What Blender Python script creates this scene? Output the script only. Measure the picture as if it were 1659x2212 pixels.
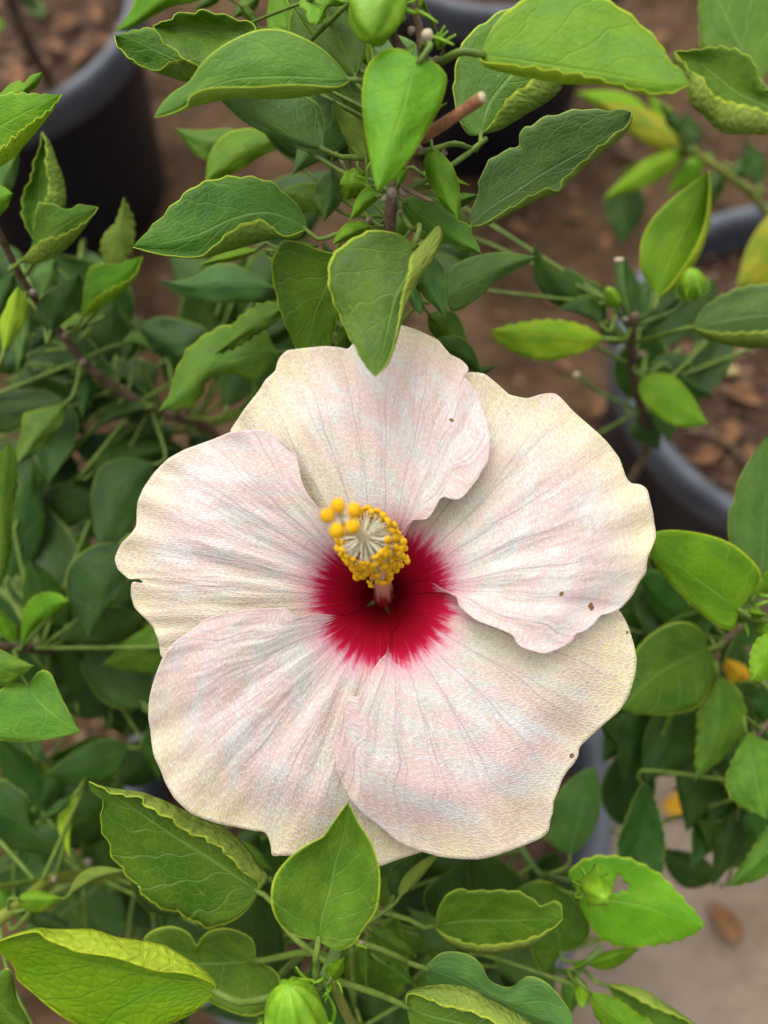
import bpy, math, random
from mathutils import Vector, Matrix, noise
R = math.radians
random.seed(7)
scene = bpy.context.scene
for o in list(bpy.data.objects): bpy.data.objects.remove(o)

# ------------------------------------------------------------------ camera
CAM_H, PITCH, FPX = 0.92, 70.0, 1664.0          # metres, degrees below the horizon, focal length in px of a 1659 x 2212 frame
cam_data = bpy.data.cameras.new('camera'); cam = bpy.data.objects.new('camera', cam_data)
scene.collection.objects.link(cam); scene.camera = cam
cam.location = (0, 0, CAM_H); cam.rotation_euler = (R(90 - PITCH), 0, 0)
cam_data.sensor_fit = 'VERTICAL'; cam_data.sensor_height = 34.6; cam_data.sensor_width = 25.96
cam_data.lens = 34.6 * FPX / 2212.0
cam_data.clip_start = 0.01; cam_data.clip_end = 200
cam_data.dof.use_dof = True; cam_data.dof.focus_distance = 0.253; cam_data.dof.aperture_fstop = 4.6

# ------------------------------------------------------------------ sky, sun, exposure
world = bpy.data.worlds.new('World'); scene.world = world; world.use_nodes = True
wn = world.node_tree.nodes; wl = world.node_tree.links
SUN_EL, SUN_AZ = 62.0, -25.0
sky = wn.new('ShaderNodeTexSky'); sky.sky_type = 'NISHITA'; sky.sun_disc = False
sky.sun_elevation = R(SUN_EL); sky.sun_rotation = R(SUN_AZ); sky.air_density = 1.0; sky.dust_density = 6.0; sky.ozone_density = 0.5
hs = wn.new('ShaderNodeHueSaturation'); hs.inputs['Saturation'].default_value = 0.12
wl.new(sky.outputs[0], hs.inputs['Color'])
wl.new(hs.outputs[0], wn['Background'].inputs['Color']); wn['Background'].inputs['Strength'].default_value = 0.13
sun_d = bpy.data.lights.new('sun', 'SUN'); sun = bpy.data.objects.new('sun', sun_d); scene.collection.objects.link(sun)
sun_d.energy = 1.5; sun_d.angle = R(110); sun_d.color = (1.0, 0.965, 0.91)
az = R(SUN_AZ); el = R(SUN_EL)
sdir = Vector((math.sin(az) * math.cos(el), math.cos(az) * math.cos(el), math.sin(el)))
sun.rotation_euler = sdir.to_track_quat('Z', 'Y').to_euler(); sun.location = (0, 0, 5)
scene.view_settings.view_transform = 'Standard'; scene.view_settings.look = 'None'
scene.view_settings.gamma = 1.0; scene.view_settings.exposure = 0.52
scene.view_settings.use_curve_mapping = False
scene.render.engine = 'CYCLES'
scene.render.resolution_x = 768; scene.render.resolution_y = 1024
scene.cycles.max_bounces = 4; scene.cycles.diffuse_bounces = 2; scene.cycles.glossy_bounces = 2; scene.cycles.transmission_bounces = 3

# ------------------------------------------------------------------ pixel helpers: a pixel gives a direction, d the distance along the lens axis
RIGHT = Vector((1, 0, 0)); UP = Vector((0, math.sin(R(PITCH)), math.cos(R(PITCH)))); FWD = Vector((0, math.cos(R(PITCH)), -math.sin(R(PITCH))))
CAM = Vector((0, 0, CAM_H))
def ray(x, y): return RIGHT * ((x - 829.5) / FPX) - UP * ((y - 1106.0) / FPX) + FWD
def P(x, y, d): return CAM + ray(x, y) * d
def at_z(x, y, z):
    r = ray(x, y); return CAM + r * ((z - CAM_H) / r.z)
def proj(p):
    v = p - CAM; d = v.dot(FWD); return (829.5 + v.dot(RIGHT) / d * FPX, 1106.0 - v.dot(UP) / d * FPX, d)
def smooth(a, b, x):
    t = min(1.0, max(0.0, (x - a) / (b - a))); return t * t * (3 - 2 * t)

# ------------------------------------------------------------------ materials
class NT:
    def __init__(s, name):
        s.m = bpy.data.materials.new(name); s.m.use_nodes = True
        s.dim = '3D'; s.t = s.m.node_tree; s.t.nodes.clear(); s.out = s.n('OutputMaterial')
    def n(s, kind, **kw):
        x = s.t.nodes.new('ShaderNode' + kind)
        for k, v in kw.items(): setattr(x, k, v)
        return x
    def link(s, a, b): s.t.links.new(a, b)
    def set(s, sock, v):
        if hasattr(v, 'is_output') or isinstance(v, bpy.types.NodeSocket): s.link(v, sock)
        else: sock.default_value = v
    def math(s, op, a, b=0.0, c=0.0, clamp=False):
        x = s.n('Math', operation=op, use_clamp=clamp)
        s.set(x.inputs[0], a); s.set(x.inputs[1], b); s.set(x.inputs[2], c); return x.outputs[0]
    def ramp(s, v, a, b, lo=0.0, hi=1.0):
        x = s.n('MapRange', interpolation_type='SMOOTHSTEP'); s.set(x.inputs[0], v)
        for i, q in enumerate((a, b, lo, hi)): s.set(x.inputs[i + 1], q)
        return x.outputs[0]
    def mix(s, f, a, b, mode='MIX'):
        x = s.n('Mix', data_type='RGBA', blend_type=mode, clamp_factor=True)
        s.set(x.inputs[0], f)
        for i, q in ((6, a), (7, b)):
            s.set(x.inputs[i], q if not isinstance(q, tuple) else (*q, 1.0)[:4])
        return x.outputs[2]
    def noise(s, vec, scale, detail=3.0, rough=0.55, dist=0.0):
        x = s.n('TexNoise', noise_dimensions=s.dim); s.set(x.inputs['Scale'], scale); x.inputs['Detail'].default_value = detail
        x.inputs['Roughness'].default_value = rough; x.inputs['Distortion'].default_value = dist
        if vec is not None: s.link(vec, x.inputs['Vector'])
        return x.outputs['Fac']
    def vor(s, vec, scale, feature='F1'):
        x = s.n('TexVoronoi', feature=feature, voronoi_dimensions=s.dim); s.set(x.inputs['Scale'], scale)
        s.link(vec, x.inputs['Vector']); return x.outputs['Distance']
    def comb(s, a, b, c=0.0):
        x = s.n('CombineXYZ'); s.set(x.inputs[0], a); s.set(x.inputs[1], b); s.set(x.inputs[2], c); return x.outputs[0]
    def uv(s):
        t = s.n('TexCoord'); x = s.n('SeparateXYZ'); s.link(t.outputs['UV'], x.inputs[0]); return x.outputs[0], x.outputs[1]
    def obj(s): return s.n('TexCoord').outputs['Object']
    def bump(s, h, strength, dist):
        x = s.n('Bump'); x.inputs['Strength'].default_value = strength; x.inputs['Distance'].default_value = dist
        s.link(h, x.inputs['Height']); return x.outputs[0]
    def finish(s, col, rough=0.5, spec=0.5, normal=None, trans=0.0, transcol=None, sheen=0.0):
        p = s.n('BsdfPrincipled')
        s.set(p.inputs['Base Color'], (*col, 1.0) if isinstance(col, tuple) else col)
        s.set(p.inputs['Roughness'], rough); s.set(p.inputs['Specular IOR Level'], spec)
        if sheen: p.inputs['Sheen Weight'].default_value = sheen
        if normal is not None: s.link(normal, p.inputs['Normal'])
        res = p.outputs[0]
        if trans:
            t = s.n('BsdfTranslucent'); s.set(t.inputs[0], col if transcol is None else transcol)
            if isinstance(col, tuple) and transcol is None: t.inputs[0].default_value = (*col, 1)
            if normal is not None: s.link(normal, t.inputs['Normal'])
            mx = s.n('MixShader'); s.set(mx.inputs[0], trans); s.link(res, mx.inputs[1]); s.link(t.outputs[0], mx.inputs[2]); res = mx.outputs[0]
        s.link(res, s.out.inputs['Surface']); return s.m

def leaf_mat(name, base, alt, vein, margin, rough, under=False, trans=0.3, vein_amt=0.55, spec=0.24, quilt=0.10):
    k = NT(name); k.dim = '2D'; u, v = k.uv(); au = k.math('ABSOLUTE', u)
    rnd = k.n('ObjectInfo').outputs['Random']
    seed = k.math('MULTIPLY', rnd, 37.0)
    sgn = k.math('MULTIPLY', k.math('SIGN', u), 0.045)
    co = k.comb(k.math('ADD', u, seed), k.math('ADD', k.math('MULTIPLY', v, 2.2), k.math('MULTIPLY', seed, 1.7)))
    wob = k.noise(co, 2.2, 1.0)
    q = k.math('SUBTRACT', k.math('ADD', v, k.math('MULTIPLY', k.math('SUBTRACT', wob, 0.5), 0.10)), k.math('MULTIPLY', k.math('POWER', au, 0.85), 0.40))
    q = k.math('ADD', q, sgn)
    fr = k.math('ABSOLUTE', k.math('SUBTRACT', k.math('FRACT', k.math('MULTIPLY', q, 5.2)), 0.5))
    side = k.ramp(fr, 0.0, 0.055, 1.0, 0.0)
    mid = k.ramp(au, 0.0, k.math('ADD', 0.02, k.math('MULTIPLY', k.math('SUBTRACT', 1.0, v), 0.045)), 1.0, 0.0)
    vd = k.vor(co, 8.5, 'DISTANCE_TO_EDGE'); net = k.ramp(vd, 0.0, 0.09, 1.0, 0.0); pill = k.ramp(vd, 0.0, 0.38)
    veins = k.math('MAXIMUM', k.math('MULTIPLY', side, 0.75), mid)
    veins2 = k.math('MAXIMUM', veins, k.math('MULTIPLY', net, 0.38), clamp=True)
    blot = k.noise(co, 1.6, 2.0, 0.6)
    col = k.mix(k.ramp(blot, 0.30, 0.72), base, alt)
    hsv = k.n('HueSaturation'); k.set(hsv.inputs['Value'], k.math('ADD', 0.82, k.math('MULTIPLY', rnd, 0.36)))
    k.set(hsv.inputs['Hue'], k.math('ADD', 0.487, k.math('MULTIPLY', k.math('FRACT', k.math('MULTIPLY', rnd, 7.3)), 0.026)))
    k.link(col, hsv.inputs['Color']); col = hsv.outputs[0]
    speck = k.ramp(k.noise(co, 9.0, 1.0), 0.72, 0.80)
    col = k.mix(k.math('MULTIPLY', speck, 0.14), col, margin)
    col = k.mix(k.math('MULTIPLY', veins2, vein_amt), col, vein)
    edge = k.ramp(k.math('ADD', au, k.math('MULTIPLY', k.noise(co, 8.0, 1.0), 0.012)), 0.960, 0.990)
    col = k.mix(k.math('MULTIPLY', edge, 0.85), col, margin)
    h = k.math('ADD', k.math('MULTIPLY', veins, -1.0 if not under else 1.0), k.math('MULTIPLY', net, -0.25 if not under else 0.5))
    h = k.math('ADD', h, k.math('MULTIPLY', k.noise(co, 4.0, 1.0), 1.2))
    h = k.math('ADD', h, k.math('MULTIPLY', pill, quilt))
    nrm = k.bump(h, 0.42 if not under else 0.45, 0.0008 if not under else 0.0013)
    rg = k.math('ADD', rough, k.math('MULTIPLY', blot, 0.2))
    tc = k.mix(0.5, col, (0.30, 0.55, 0.02))
    return k.finish(col, rg, spec, nrm, trans, tc)

LT = {}
UND = leaf_mat('leaf_underside', (0.21, 0.32, 0.045), (0.28, 0.39, 0.06), (0.34, 0.46, 0.10), (0.47, 0.56, 0.05), 0.55, True, 0.32, 0.4, 0.2, 0.9)
UND_Y = leaf_mat('leaf_underside_lime', (0.35, 0.52, 0.022), (0.44, 0.60, 0.035), (0.40, 0.55, 0.05), (0.56, 0.66, 0.04), 0.5, True, 0.34, 0.4, 0.25, 1.0)
LT['young'] = (leaf_mat('leaf_young', (0.108, 0.275, 0.006), (0.165, 0.355, 0.008), (0.29, 0.47, 0.05), (0.54, 0.66, 0.03), 0.34, False, 0.34, 0.52), UND_Y)
LT['mature'] = (leaf_mat('leaf_mature', (0.060, 0.158, 0.008), (0.100, 0.218, 0.011), (0.22, 0.37, 0.07), (0.47, 0.60, 0.05), 0.34, False, 0.30, 0.60), UND)
LT['dark'] = (leaf_mat('leaf_canopy_shade', (0.022, 0.066, 0.006), (0.036, 0.094, 0.008), (0.09, 0.17, 0.04), (0.22, 0.33, 0.04), 0.32, False, 0.25, 0.35), UND)  # darker green carries the shade deep under the canopy
LT['blue'] = (leaf_mat('leaf_bloomed', (0.062, 0.150, 0.026), (0.092, 0.200, 0.032), (0.20, 0.32, 0.09), (0.32, 0.44, 0.07), 0.36, False, 0.26, 0.45), UND)
LT['lime'] = (leaf_mat('leaf_lime', (0.150, 0.34, 0.005), (0.22, 0.42, 0.007), (0.08, 0.22, 0.008), (0.57, 0.68, 0.03), 0.32, False, 0.36, 0.45, 0.18, 0.5), UND_Y)
LT['yellow'] = (leaf_mat('leaf_yellowing', (0.20, 0.28, 0.01), (0.45, 0.35, 0.012), (0.36, 0.42, 0.03), (0.45, 0.42, 0.03), 0.40, False, 0.35, 0.4), UND_Y)
LT['blotch'] = (leaf_mat('leaf_blotched', (0.27, 0.37, 0.008), (0.14, 0.33, 0.006), (0.30, 0.42, 0.03), (0.50, 0.60, 0.03), 0.36, False, 0.36, 0.4), UND_Y)
LT['gold'] = (leaf_mat('leaf_gold', (0.50, 0.27, 0.01), (0.62, 0.38, 0.015), (0.55, 0.38, 0.03), (0.5, 0.33, 0.03), 0.5, False, 0.3, 0.4), UND_Y)

def plain(name, a, b, scale, rough=0.6, spec=0.3, bump=0.4, bdist=0.001, trans=0.0, detail=5.0):
    k = NT(name); co = k.obj(); n = k.noise(co, scale, detail, 0.6)
    col = k.mix(k.ramp(n, 0.32, 0.68), a, b)
    return k.finish(col, rough, spec, k.bump(k.noise(co, scale * 2.3, 4.0), bump, bdist), trans)
M_STEMG = plain('green_stem', (0.10, 0.19, 0.045), (0.16, 0.27, 0.07), 160, 0.5, 0.3, 0.4, 0.0006, 0.1)
M_PET = plain('petiole_green', (0.10, 0.165, 0.022), (0.16, 0.245, 0.038), 160, 0.5, 0.3, 0.4, 0.0005, 0.15)
M_OLIVE = plain('olive_stem', (0.20, 0.24, 0.03), (0.26, 0.30, 0.05), 120, 0.45, 0.35, 0.4, 0.0006, 0.1)
M_BARK = plain('brown_bark', (0.085, 0.052, 0.030), (0.175, 0.120, 0.074), 220, 0.75, 0.2, 0.8, 0.0012)
M_REDBARK = plain('red_brown_bark', (0.20, 0.075, 0.030), (0.34, 0.16, 0.075), 260, 0.6, 0.25, 0.7, 0.0008)
M_SCAR = plain('corky_scar', (0.19, 0.14, 0.10), (0.32, 0.26, 0.19), 500, 0.8, 0.1, 0.8, 0.0006)
M_CUT = plain('cut_wood', (0.42, 0.36, 0.23), (0.58, 0.50, 0.35), 420, 0.8, 0.1, 0.5, 0.0005)
M_BUD = plain('bud_green', (0.15, 0.34, 0.012), (0.25, 0.45, 0.02), 140, 0.45, 0.35, 0.5, 0.0008, 0.2)
M_POT = plain('black_plastic', (0.0055, 0.0085, 0.0150), (0.0100, 0.0140, 0.0220), 60, 0.42, 0.4, 0.25, 0.0008)
def rim_mat():
    k = NT('grey_pot_rim'); co = k.obj(); n = k.noise(co, 30, 6, 0.65); n2 = k.noise(co, 220, 3)
    col = k.mix(k.ramp(n, 0.3, 0.7), (0.058, 0.066, 0.080), (0.100, 0.112, 0.134))
    col = k.mix(k.ramp(n2, 0.62, 0.75, 0.0, 0.35), col, (0.12, 0.115, 0.11))
    return k.finish(col, k.ramp(n2, 0.2, 0.8, 0.42, 0.62), 0.45, k.bump(n, 0.3, 0.001))
M_RIM = rim_mat()
def soil_mat(name, a, b, c, d):
    k = NT(name); co = k.obj()
    n1 = k.noise(co, 9, 6, 0.62); n2 = k.noise(co, 70, 6, 0.7); n3 = k.noise(co, 260, 3, 0.6); v = k.vor(co, 55)
    col = k.mix(k.ramp(n1, 0.32, 0.68), a, b)
    col = k.mix(k.ramp(n2, 0.50, 0.72), col, c)
    col = k.mix(k.ramp(n3, 0.66, 0.76, 0, 0.7), col, d)
    h = k.math('ADD', k.math('ADD', n2, k.math('MULTIPLY', n3, 0.5)), v)
    return k.finish(col, 0.9, 0.15, k.bump(h, 0.9, 0.006))
M_DIRT = soil_mat('earth', (0.038, 0.020, 0.010), (0.130, 0.076, 0.040), (0.076, 0.042, 0.022), (0.24, 0.16, 0.095))
M_SOIL = soil_mat('potting_soil', (0.036, 0.019, 0.012), (0.085, 0.046, 0.030), (0.13, 0.075, 0.050), (0.27, 0.20, 0.14))
M_PAVE = soil_mat('dusty_concrete', (0.20, 0.15, 0.108), (0.27, 0.21, 0.16), (0.235, 0.18, 0.137), (0.34, 0.28, 0.22))
M_CLOD = plain('earth_clods', (0.09, 0.05, 0.03), (0.26, 0.165, 0.105), 40, 0.9, 0.1, 0.8, 0.003)
M_DRY = plain('dry_leaf', (0.13, 0.062, 0.028), (0.27, 0.14, 0.062), 90, 0.7, 0.2, 0.8, 0.001, 0.15)
M_STRAW = plain('straw', (0.42, 0.33, 0.12), (0.52, 0.43, 0.2), 90, 0.6, 0.2, 0.5, 0.001)
M_ANTH = plain('yellow_pollen', (0.80, 0.42, 0.008), (0.92, 0.54, 0.018), 900, 0.75, 0.15, 1.0, 0.0006, 0.1)
M_STIG = plain('stigma_orange', (0.74, 0.38, 0.006), (0.86, 0.50, 0.012), 700, 0.7, 0.15, 0.8, 0.0005, 0.15)
M_FILA = plain('cream_filament', (0.74, 0.70, 0.50), (0.80, 0.76, 0.60), 300, 0.5, 0.3, 0.2, 0.0003, 0.25)
def column_mat():
    k = NT('staminal_column'); u, v = k.uv()
    n = k.noise(k.comb(k.math('MULTIPLY', u, 5.0), k.math('MULTIPLY', v, 2.0)), 2.0, 2)
    red = k.math('MULTIPLY', k.ramp(k.math('ADD', v, k.math('MULTIPLY', k.math('SUBTRACT', n, 0.5), 0.75)), 0.05, 0.22, 1.0, 0.0), 1.0)
    c = k.mix(k.ramp(v, 0.25, 0.6), (0.80, 0.52, 0.34), (0.80, 0.74, 0.50))
    c = k.mix(red, c, (0.50, 0.012, 0.035))
    return k.finish(c, 0.5, 0.3, None, 0.15)
M_COL = column_mat()

def petal_mat():
    k = NT('petal'); k.dim = '2D'; u, r = k.uv()          # u: angle round the petal's own fan (0..1), r: distance from the flower's middle / 500 px
    seed = k.math('MULTIPLY', k.n('ObjectInfo').outputs['Random'], 23.0)
    ru = k.math('MULTIPLY', u, k.math('ADD', 0.15, r))                   # roughly even spacing over the fan
    flat = k.comb(k.math('ADD', k.math('MULTIPLY', ru, 2.4), seed), k.math('ADD', r, seed))
    w = k.math('SUBTRACT', k.noise(flat, 2.2, 1), 0.5)
    uu = k.math('ADD', u, k.math('MULTIPLY', w, 0.040))
    def veins(n, off, width):
        f = k.math('ABSOLUTE', k.math('SUBTRACT', k.math('FRACT', k.math('ADD', k.math('MULTIPLY', uu, n), off)), 0.5))
        d = k.math('MULTIPLY', f, k.math('DIVIDE', k.math('ADD', r, 0.02), n))
        return k.ramp(d, 0.0, width, 1.0, 0.0)
    v1 = k.math('MULTIPLY', veins(8.0, 0.2, 0.0036), k.ramp(r, 0.75, 1.10, 1.0, 0.15))
    fork = k.math('MULTIPLY', k.math('SUBTRACT', r, 0.45), 0.55)
    on = k.math('MULTIPLY', k.ramp(r, 0.45, 0.52), k.ramp(r, 0.8, 1.15, 0.8, 0.1))
    f1 = k.math('MULTIPLY', k.math('MAXIMUM', veins(8.0, k.math('ADD', 0.2, fork), 0.0030), veins(8.0, k.math('SUBTRACT', 0.2, fork), 0.0030)), on)
    vein = k.math('MAXIMUM', v1, k.math('MULTIPLY', f1, 0.75))
    strk = k.comb(k.math('ADD', k.math('MULTIPLY', u, 46.0), seed), k.math('MULTIPLY', r, 5.0))
    sn = k.noise(strk, 1.0, 2, 0.6)
    strk2 = k.comb(k.math('ADD', k.math('MULTIPLY', u, 17.0), seed), k.math('MULTIPLY', r, 3.0))
    sn2 = k.noise(strk2, 1.0, 2, 0.6)
    mott = k.noise(flat, 4.2, 3, 0.6); mott2 = k.noise(flat, 9.0, 3, 0.65, 0.6)
    crepe = k.comb(k.math('MULTIPLY', ru, 140.0), k.math('ADD', k.math('MULTIPLY', r, 42.0), seed))
    cw = k.n('VectorMath', operation='ADD'); k.link(crepe, cw.inputs[0])
    nz = k.n('TexNoise', noise_dimensions='2D'); nz.inputs['Scale'].default_value = 0.55; k.link(crepe, nz.inputs['Vector'])
    sc = k.n('VectorMath', operation='SCALE'); k.link(nz.outputs['Color'], sc.inputs[0]); sc.inputs['Scale'].default_value = 1.1; k.link(sc.outputs[0], cw.inputs[1])
    cell = k.n('TexVoronoi', feature='DISTANCE_TO_EDGE', voronoi_dimensions='2D'); cell.inputs['Scale'].default_value = 0.85; k.link(cw.outputs[0], cell.inputs['Vector'])
    cellv = k.ramp(cell.outputs['Distance'], 0.02, 0.24)
    fine = k.noise(crepe, 0.8, 2, 0.65)
    pinkc, whitec, creamc, greenc = (0.83, 0.590, 0.570), (0.78, 0.755, 0.725), (0.85, 0.735, 0.40), (0.66, 0.73, 0.62)
    c = k.mix(k.ramp(mott, 0.43, 0.57), whitec, pinkc)
    midr = k.math('MULTIPLY', k.ramp(r, 0.26, 0.42), k.ramp(r, 0.55, 0.85, 1.0, 0.0))
    c = k.mix(k.math('MULTIPLY', k.math('MULTIPLY', midr, k.ramp(mott2, 0.40, 0.62)), 0.85), c, greenc)
    inr = k.ramp(u, 0.55, 0.95)             # the covering side of each petal is the pinker one
    c = k.mix(k.math('MULTIPLY', k.math('MULTIPLY', inr, k.ramp(mott2, 0.30, 0.60, 1.0, 0.0)), 0.85), c, (0.86, 0.60, 0.56))
    c = k.mix(k.math('MULTIPLY', k.ramp(u, 0.86, 1.0), 0.5), c, (0.86, 0.58, 0.54))
    c = k.mix(k.math('MULTIPLY', k.math('MULTIPLY', k.ramp(u, 0.12, 0.42, 1.0, 0.0), k.ramp(r, 0.28, 0.45)), k.ramp(r, 0.6, 0.9, 0.85, 0.15)), c, (0.66, 0.71, 0.57))
    edge = k.math('ADD', k.math('ADD', k.ramp(r, 0.90, 1.20), k.math('MULTIPLY', k.math('SUBTRACT', mott, 0.5), 0.9)), k.ramp(u, 0.0, 0.48, 0.95, 0.0))
    c = k.mix(k.math('MULTIPLY', k.ramp(k.noise(flat, 5.5, 2), 0.50, 0.62), k.ramp(r, 0.3, 0.5, 0.0, 0.6)), c, (0.86, 0.56, 0.57))
    c = k.mix(k.math('MULTIPLY', edge, 0.88, clamp=True), c, creamc)
    c = k.mix(k.math('MULTIPLY', k.ramp(sn2, 0.56, 0.74), k.ramp(r, 0.35, 0.7, 0.2, 0.65)), c, (0.72, 0.50, 0.39))
    c = k.mix(k.math('MULTIPLY', k.math('SUBTRACT', 1.0, cellv), 0.55), c, (0.87, 0.835, 0.795))
    c = k.mix(k.math('MULTIPLY', k.math('MULTIPLY', cellv, k.math('MULTIPLY', k.ramp(fine, 0.38, 0.60), k.ramp(mott2, 0.35, 0.62, 0.35, 1.0))), 0.60), c, (0.60, 0.48, 0.44))
    c = k.mix(k.math('MULTIPLY', vein, 0.52), c, (0.44, 0.35, 0.40))
    brd = k.math('ADD', r, k.math('MULTIPLY', k.math('SUBTRACT', sn, 0.5), 0.085))
    brd = k.math('ADD', brd, k.math('MULTIPLY', k.math('SUBTRACT', sn2, 0.5), 0.06))
    brd = k.math('ADD', brd, k.math('MULTIPLY', k.ramp(u, 0.72, 1.0), k.math('MULTIPLY', k.ramp(r, 0.16, 0.27), k.ramp(sn, 0.30, 0.60, 0.01, 0.10))))
    brd = k.math('ADD', brd, k.math('MULTIPLY', k.math('SUBTRACT', k.noise(flat, 26.0, 3.0), 0.5), 0.05))
    halo = k.ramp(brd, 0.24, 0.46, 1.0, 0.0)
    c = k.mix(k.math('MULTIPLY', halo, 0.8), c, (0.80, 0.30, 0.42))
    eye = k.ramp(brd, 0.258, 0.338, 1.0, 0.0)
    redc = k.mix(k.ramp(r, 0.03, 0.20), (0.14, 0.001, 0.004), (0.50, 0.005, 0.030))
    redc = k.mix(k.ramp(r, 0.20, 0.31), redc, (0.64, 0.010, 0.085))
    redc = k.mix(k.math('MULTIPLY', k.ramp(sn, 0.58, 0.78), k.ramp(r, 0.12, 0.28, 0.0, 0.7)), redc, (0.66, 0.09, 0.16))
    c = k.mix(eye, c, redc)
    neye = k.math('SUBTRACT', 1.0, eye)
    h = k.math('ADD', k.math('MULTIPLY', k.math('SUBTRACT', 1.0, cellv), k.math('MULTIPLY', neye, 0.55)), k.math('MULTIPLY', sn, k.ramp(r, 0.15, 0.5, 0.4, 0.5)))
    h = k.math('ADD', h, k.math('MULTIPLY', sn2, 0.7)); h = k.math('ADD', h, k.math('MULTIPLY', vein, -0.35))
    nrm = k.bump(h, 0.5, 0.00042)
    return k.finish(c, k.math('ADD', 0.55, k.math('MULTIPLY', eye, -0.08)), 0.22, nrm, 0.26, None)
M_PETAL = petal_mat()

# ------------------------------------------------------------------ mesh helpers
COLL = scene.collection
def link(me, name, parent=None, mats=(), smoothed=True):
    o = bpy.data.objects.new(name, me); COLL.objects.link(o)
    for m in mats: me.materials.append(m)
    if smoothed:
        me.polygons.foreach_set('use_smooth', [True] * len(me.polygons))
    if parent is not None: o.parent = parent
    return o
def empty(name, loc, label, cat, group=None):
    o = bpy.data.objects.new(name, None); COLL.objects.link(o); o.location = loc; o.empty_display_size = 0.02
    tag(o, label, cat, group); return o
def tag(o, label=None, cat=None, group=None, kind=None):
    for k, v in (('label', label), ('category', cat), ('group', group), ('kind', kind)):
        if v: o[k] = v
    return o
def child(me, name, parent, mats, smoothed=True):
    """mesh is in world space; move it to the parent's frame"""
    off = Vector((0, 0, 0)); p = parent
    while p is not None: off += p.location; p = p.parent
    me.transform(Matrix.Translation(-off))
    return link(me, name, parent, mats, smoothed)

def cr(pts, n):
    """Catmull-Rom through pts, n samples even in length"""
    pts = [Vector(p) for p in pts]
    if len(pts) == 2: return [pts[0].lerp(pts[1], i / (n - 1)) for i in range(n)]
    a = pts[0] * 2 - pts[1]; b = pts[-1] * 2 - pts[-2]; q = [a] + pts + [b]; dense = []
    for i in range(1, len(q) - 2):
        for j in range(10):
            t = j / 10.0; p0, p1, p2, p3 = q[i - 1], q[i], q[i + 1], q[i + 2]
            dense.append(0.5 * ((2 * p1) + (p2 - p0) * t + (2 * p0 - 5 * p1 + 4 * p2 - p3) * t * t + (3 * p1 - p0 - 3 * p2 + p3) * t ** 3))
    dense.append(pts[-1]); L = [0.0]
    for i in range(1, len(dense)): L.append(L[-1] + (dense[i] - dense[i - 1]).length)
    out = []; j = 0
    for i in range(n):
        s = L[-1] * i / (n - 1)
        while j < len(L) - 2 and L[j + 1] < s: j += 1
        dl = L[j + 1] - L[j]; out.append(dense[j].lerp(dense[j + 1], (s - L[j]) / dl if dl > 1e-9 else 0.0))
    return out

def tube_mesh(path, radii, sides=8, caps=True, uv=False):
    n = len(path); V = []; F = []; UVS = []
    prev = None
    for i, p in enumerate(path):
        t = (path[min(i + 1, n - 1)] - path[max(i - 1, 0)]).normalized()
        if prev is None:
            a = t.cross(Vector((0.3, 0.2, 1))); a = a if a.length > 1e-3 else t.cross(Vector((1, 0, 0)))
        else: a = prev - t * prev.dot(t)
        a.normalize(); prev = a; b = t.cross(a); r = radii[i] if isinstance(radii, (list, tuple)) else radii
        for k in range(sides):
            th = 2 * math.pi * k / sides; V.append(p + (a * math.cos(th) + b * math.sin(th)) * r)
    for i in range(n - 1):
        for k in range(sides):
            k2 = (k + 1) % sides; F.append((i * sides + k, i * sides + k2, (i + 1) * sides + k2, (i + 1) * sides + k))
            UVS.append(((k / sides, i / (n - 1)), ((k + 1) / sides, i / (n - 1)), ((k + 1) / sides, (i + 1) / (n - 1)), (k / sides, (i + 1) / (n - 1))))
    if caps:
        F.append(tuple(reversed(range(sides)))); UVS.append(((0, 0),) * sides)
        F.append(tuple(range((n - 1) * sides, n * sides))); UVS.append(((0, 1),) * sides)
    me = bpy.data.meshes.new('tube'); me.from_pydata([tuple(v) for v in V], [], F)
    if uv:
        l = me.uv_layers.new(name='UVMap'); l.data.foreach_set('uv', [c for f in UVS for p in f for c in p])
    return me

def sheet_mesh(grid, uvs, thick, flip=False, hole=None):
    """grid[i][j] -> world points; closed thin sheet with a top (slot 0) and an underside (slot 1)"""
    nv, nu = len(grid), len(grid[0]); idx = lambda i, j: i * nu + j
    V = [p for row in grid for p in row]; N = [Vector((0, 0, 0)) for _ in V]; F = []
    for i in range(nv - 1):
        for j in range(nu - 1):
            q = (idx(i, j), idx(i, j + 1), idx(i + 1, j + 1), idx(i + 1, j))
            if flip: q = q[::-1]
            nn = (V[q[2]] - V[q[0]]).cross(V[q[3]] - V[q[1]])
            for a in q: N[a] += nn
            if hole and hole(i, j): continue
            F.append(q)
    for i, nn in enumerate(N):
        if nn.length > 1e-14: nn.normalize()
    K = len(V); V2 = V + [V[i] - N[i] * thick for i in range(K)]
    FF = list(F) + [tuple(a + K for a in q[::-1]) for q in F]; MI = [0] * len(F) + [1] * len(F)
    ec = {}
    for q in F:
        for a, b in zip(q, q[1:] + q[:1]): ec[(a, b)] = 1
    for (a, b) in ec:
        if (b, a) not in ec: FF.append((b, a, a + K, b + K)); MI.append(0)
    me = bpy.data.meshes.new('sheet'); me.from_pydata([tuple(v) for v in V2], [], FF)
    me.polygons.foreach_set('material_index', MI)
    fl = [c for row in uvs for c in row]; fl = fl + fl
    l = me.uv_layers.new(name='UVMap'); vi = [0] * len(me.loops); me.loops.foreach_get('vertex_index', vi)
    l.data.foreach_set('uv', [c for i in vi for c in fl[i]])
    return me

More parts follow.
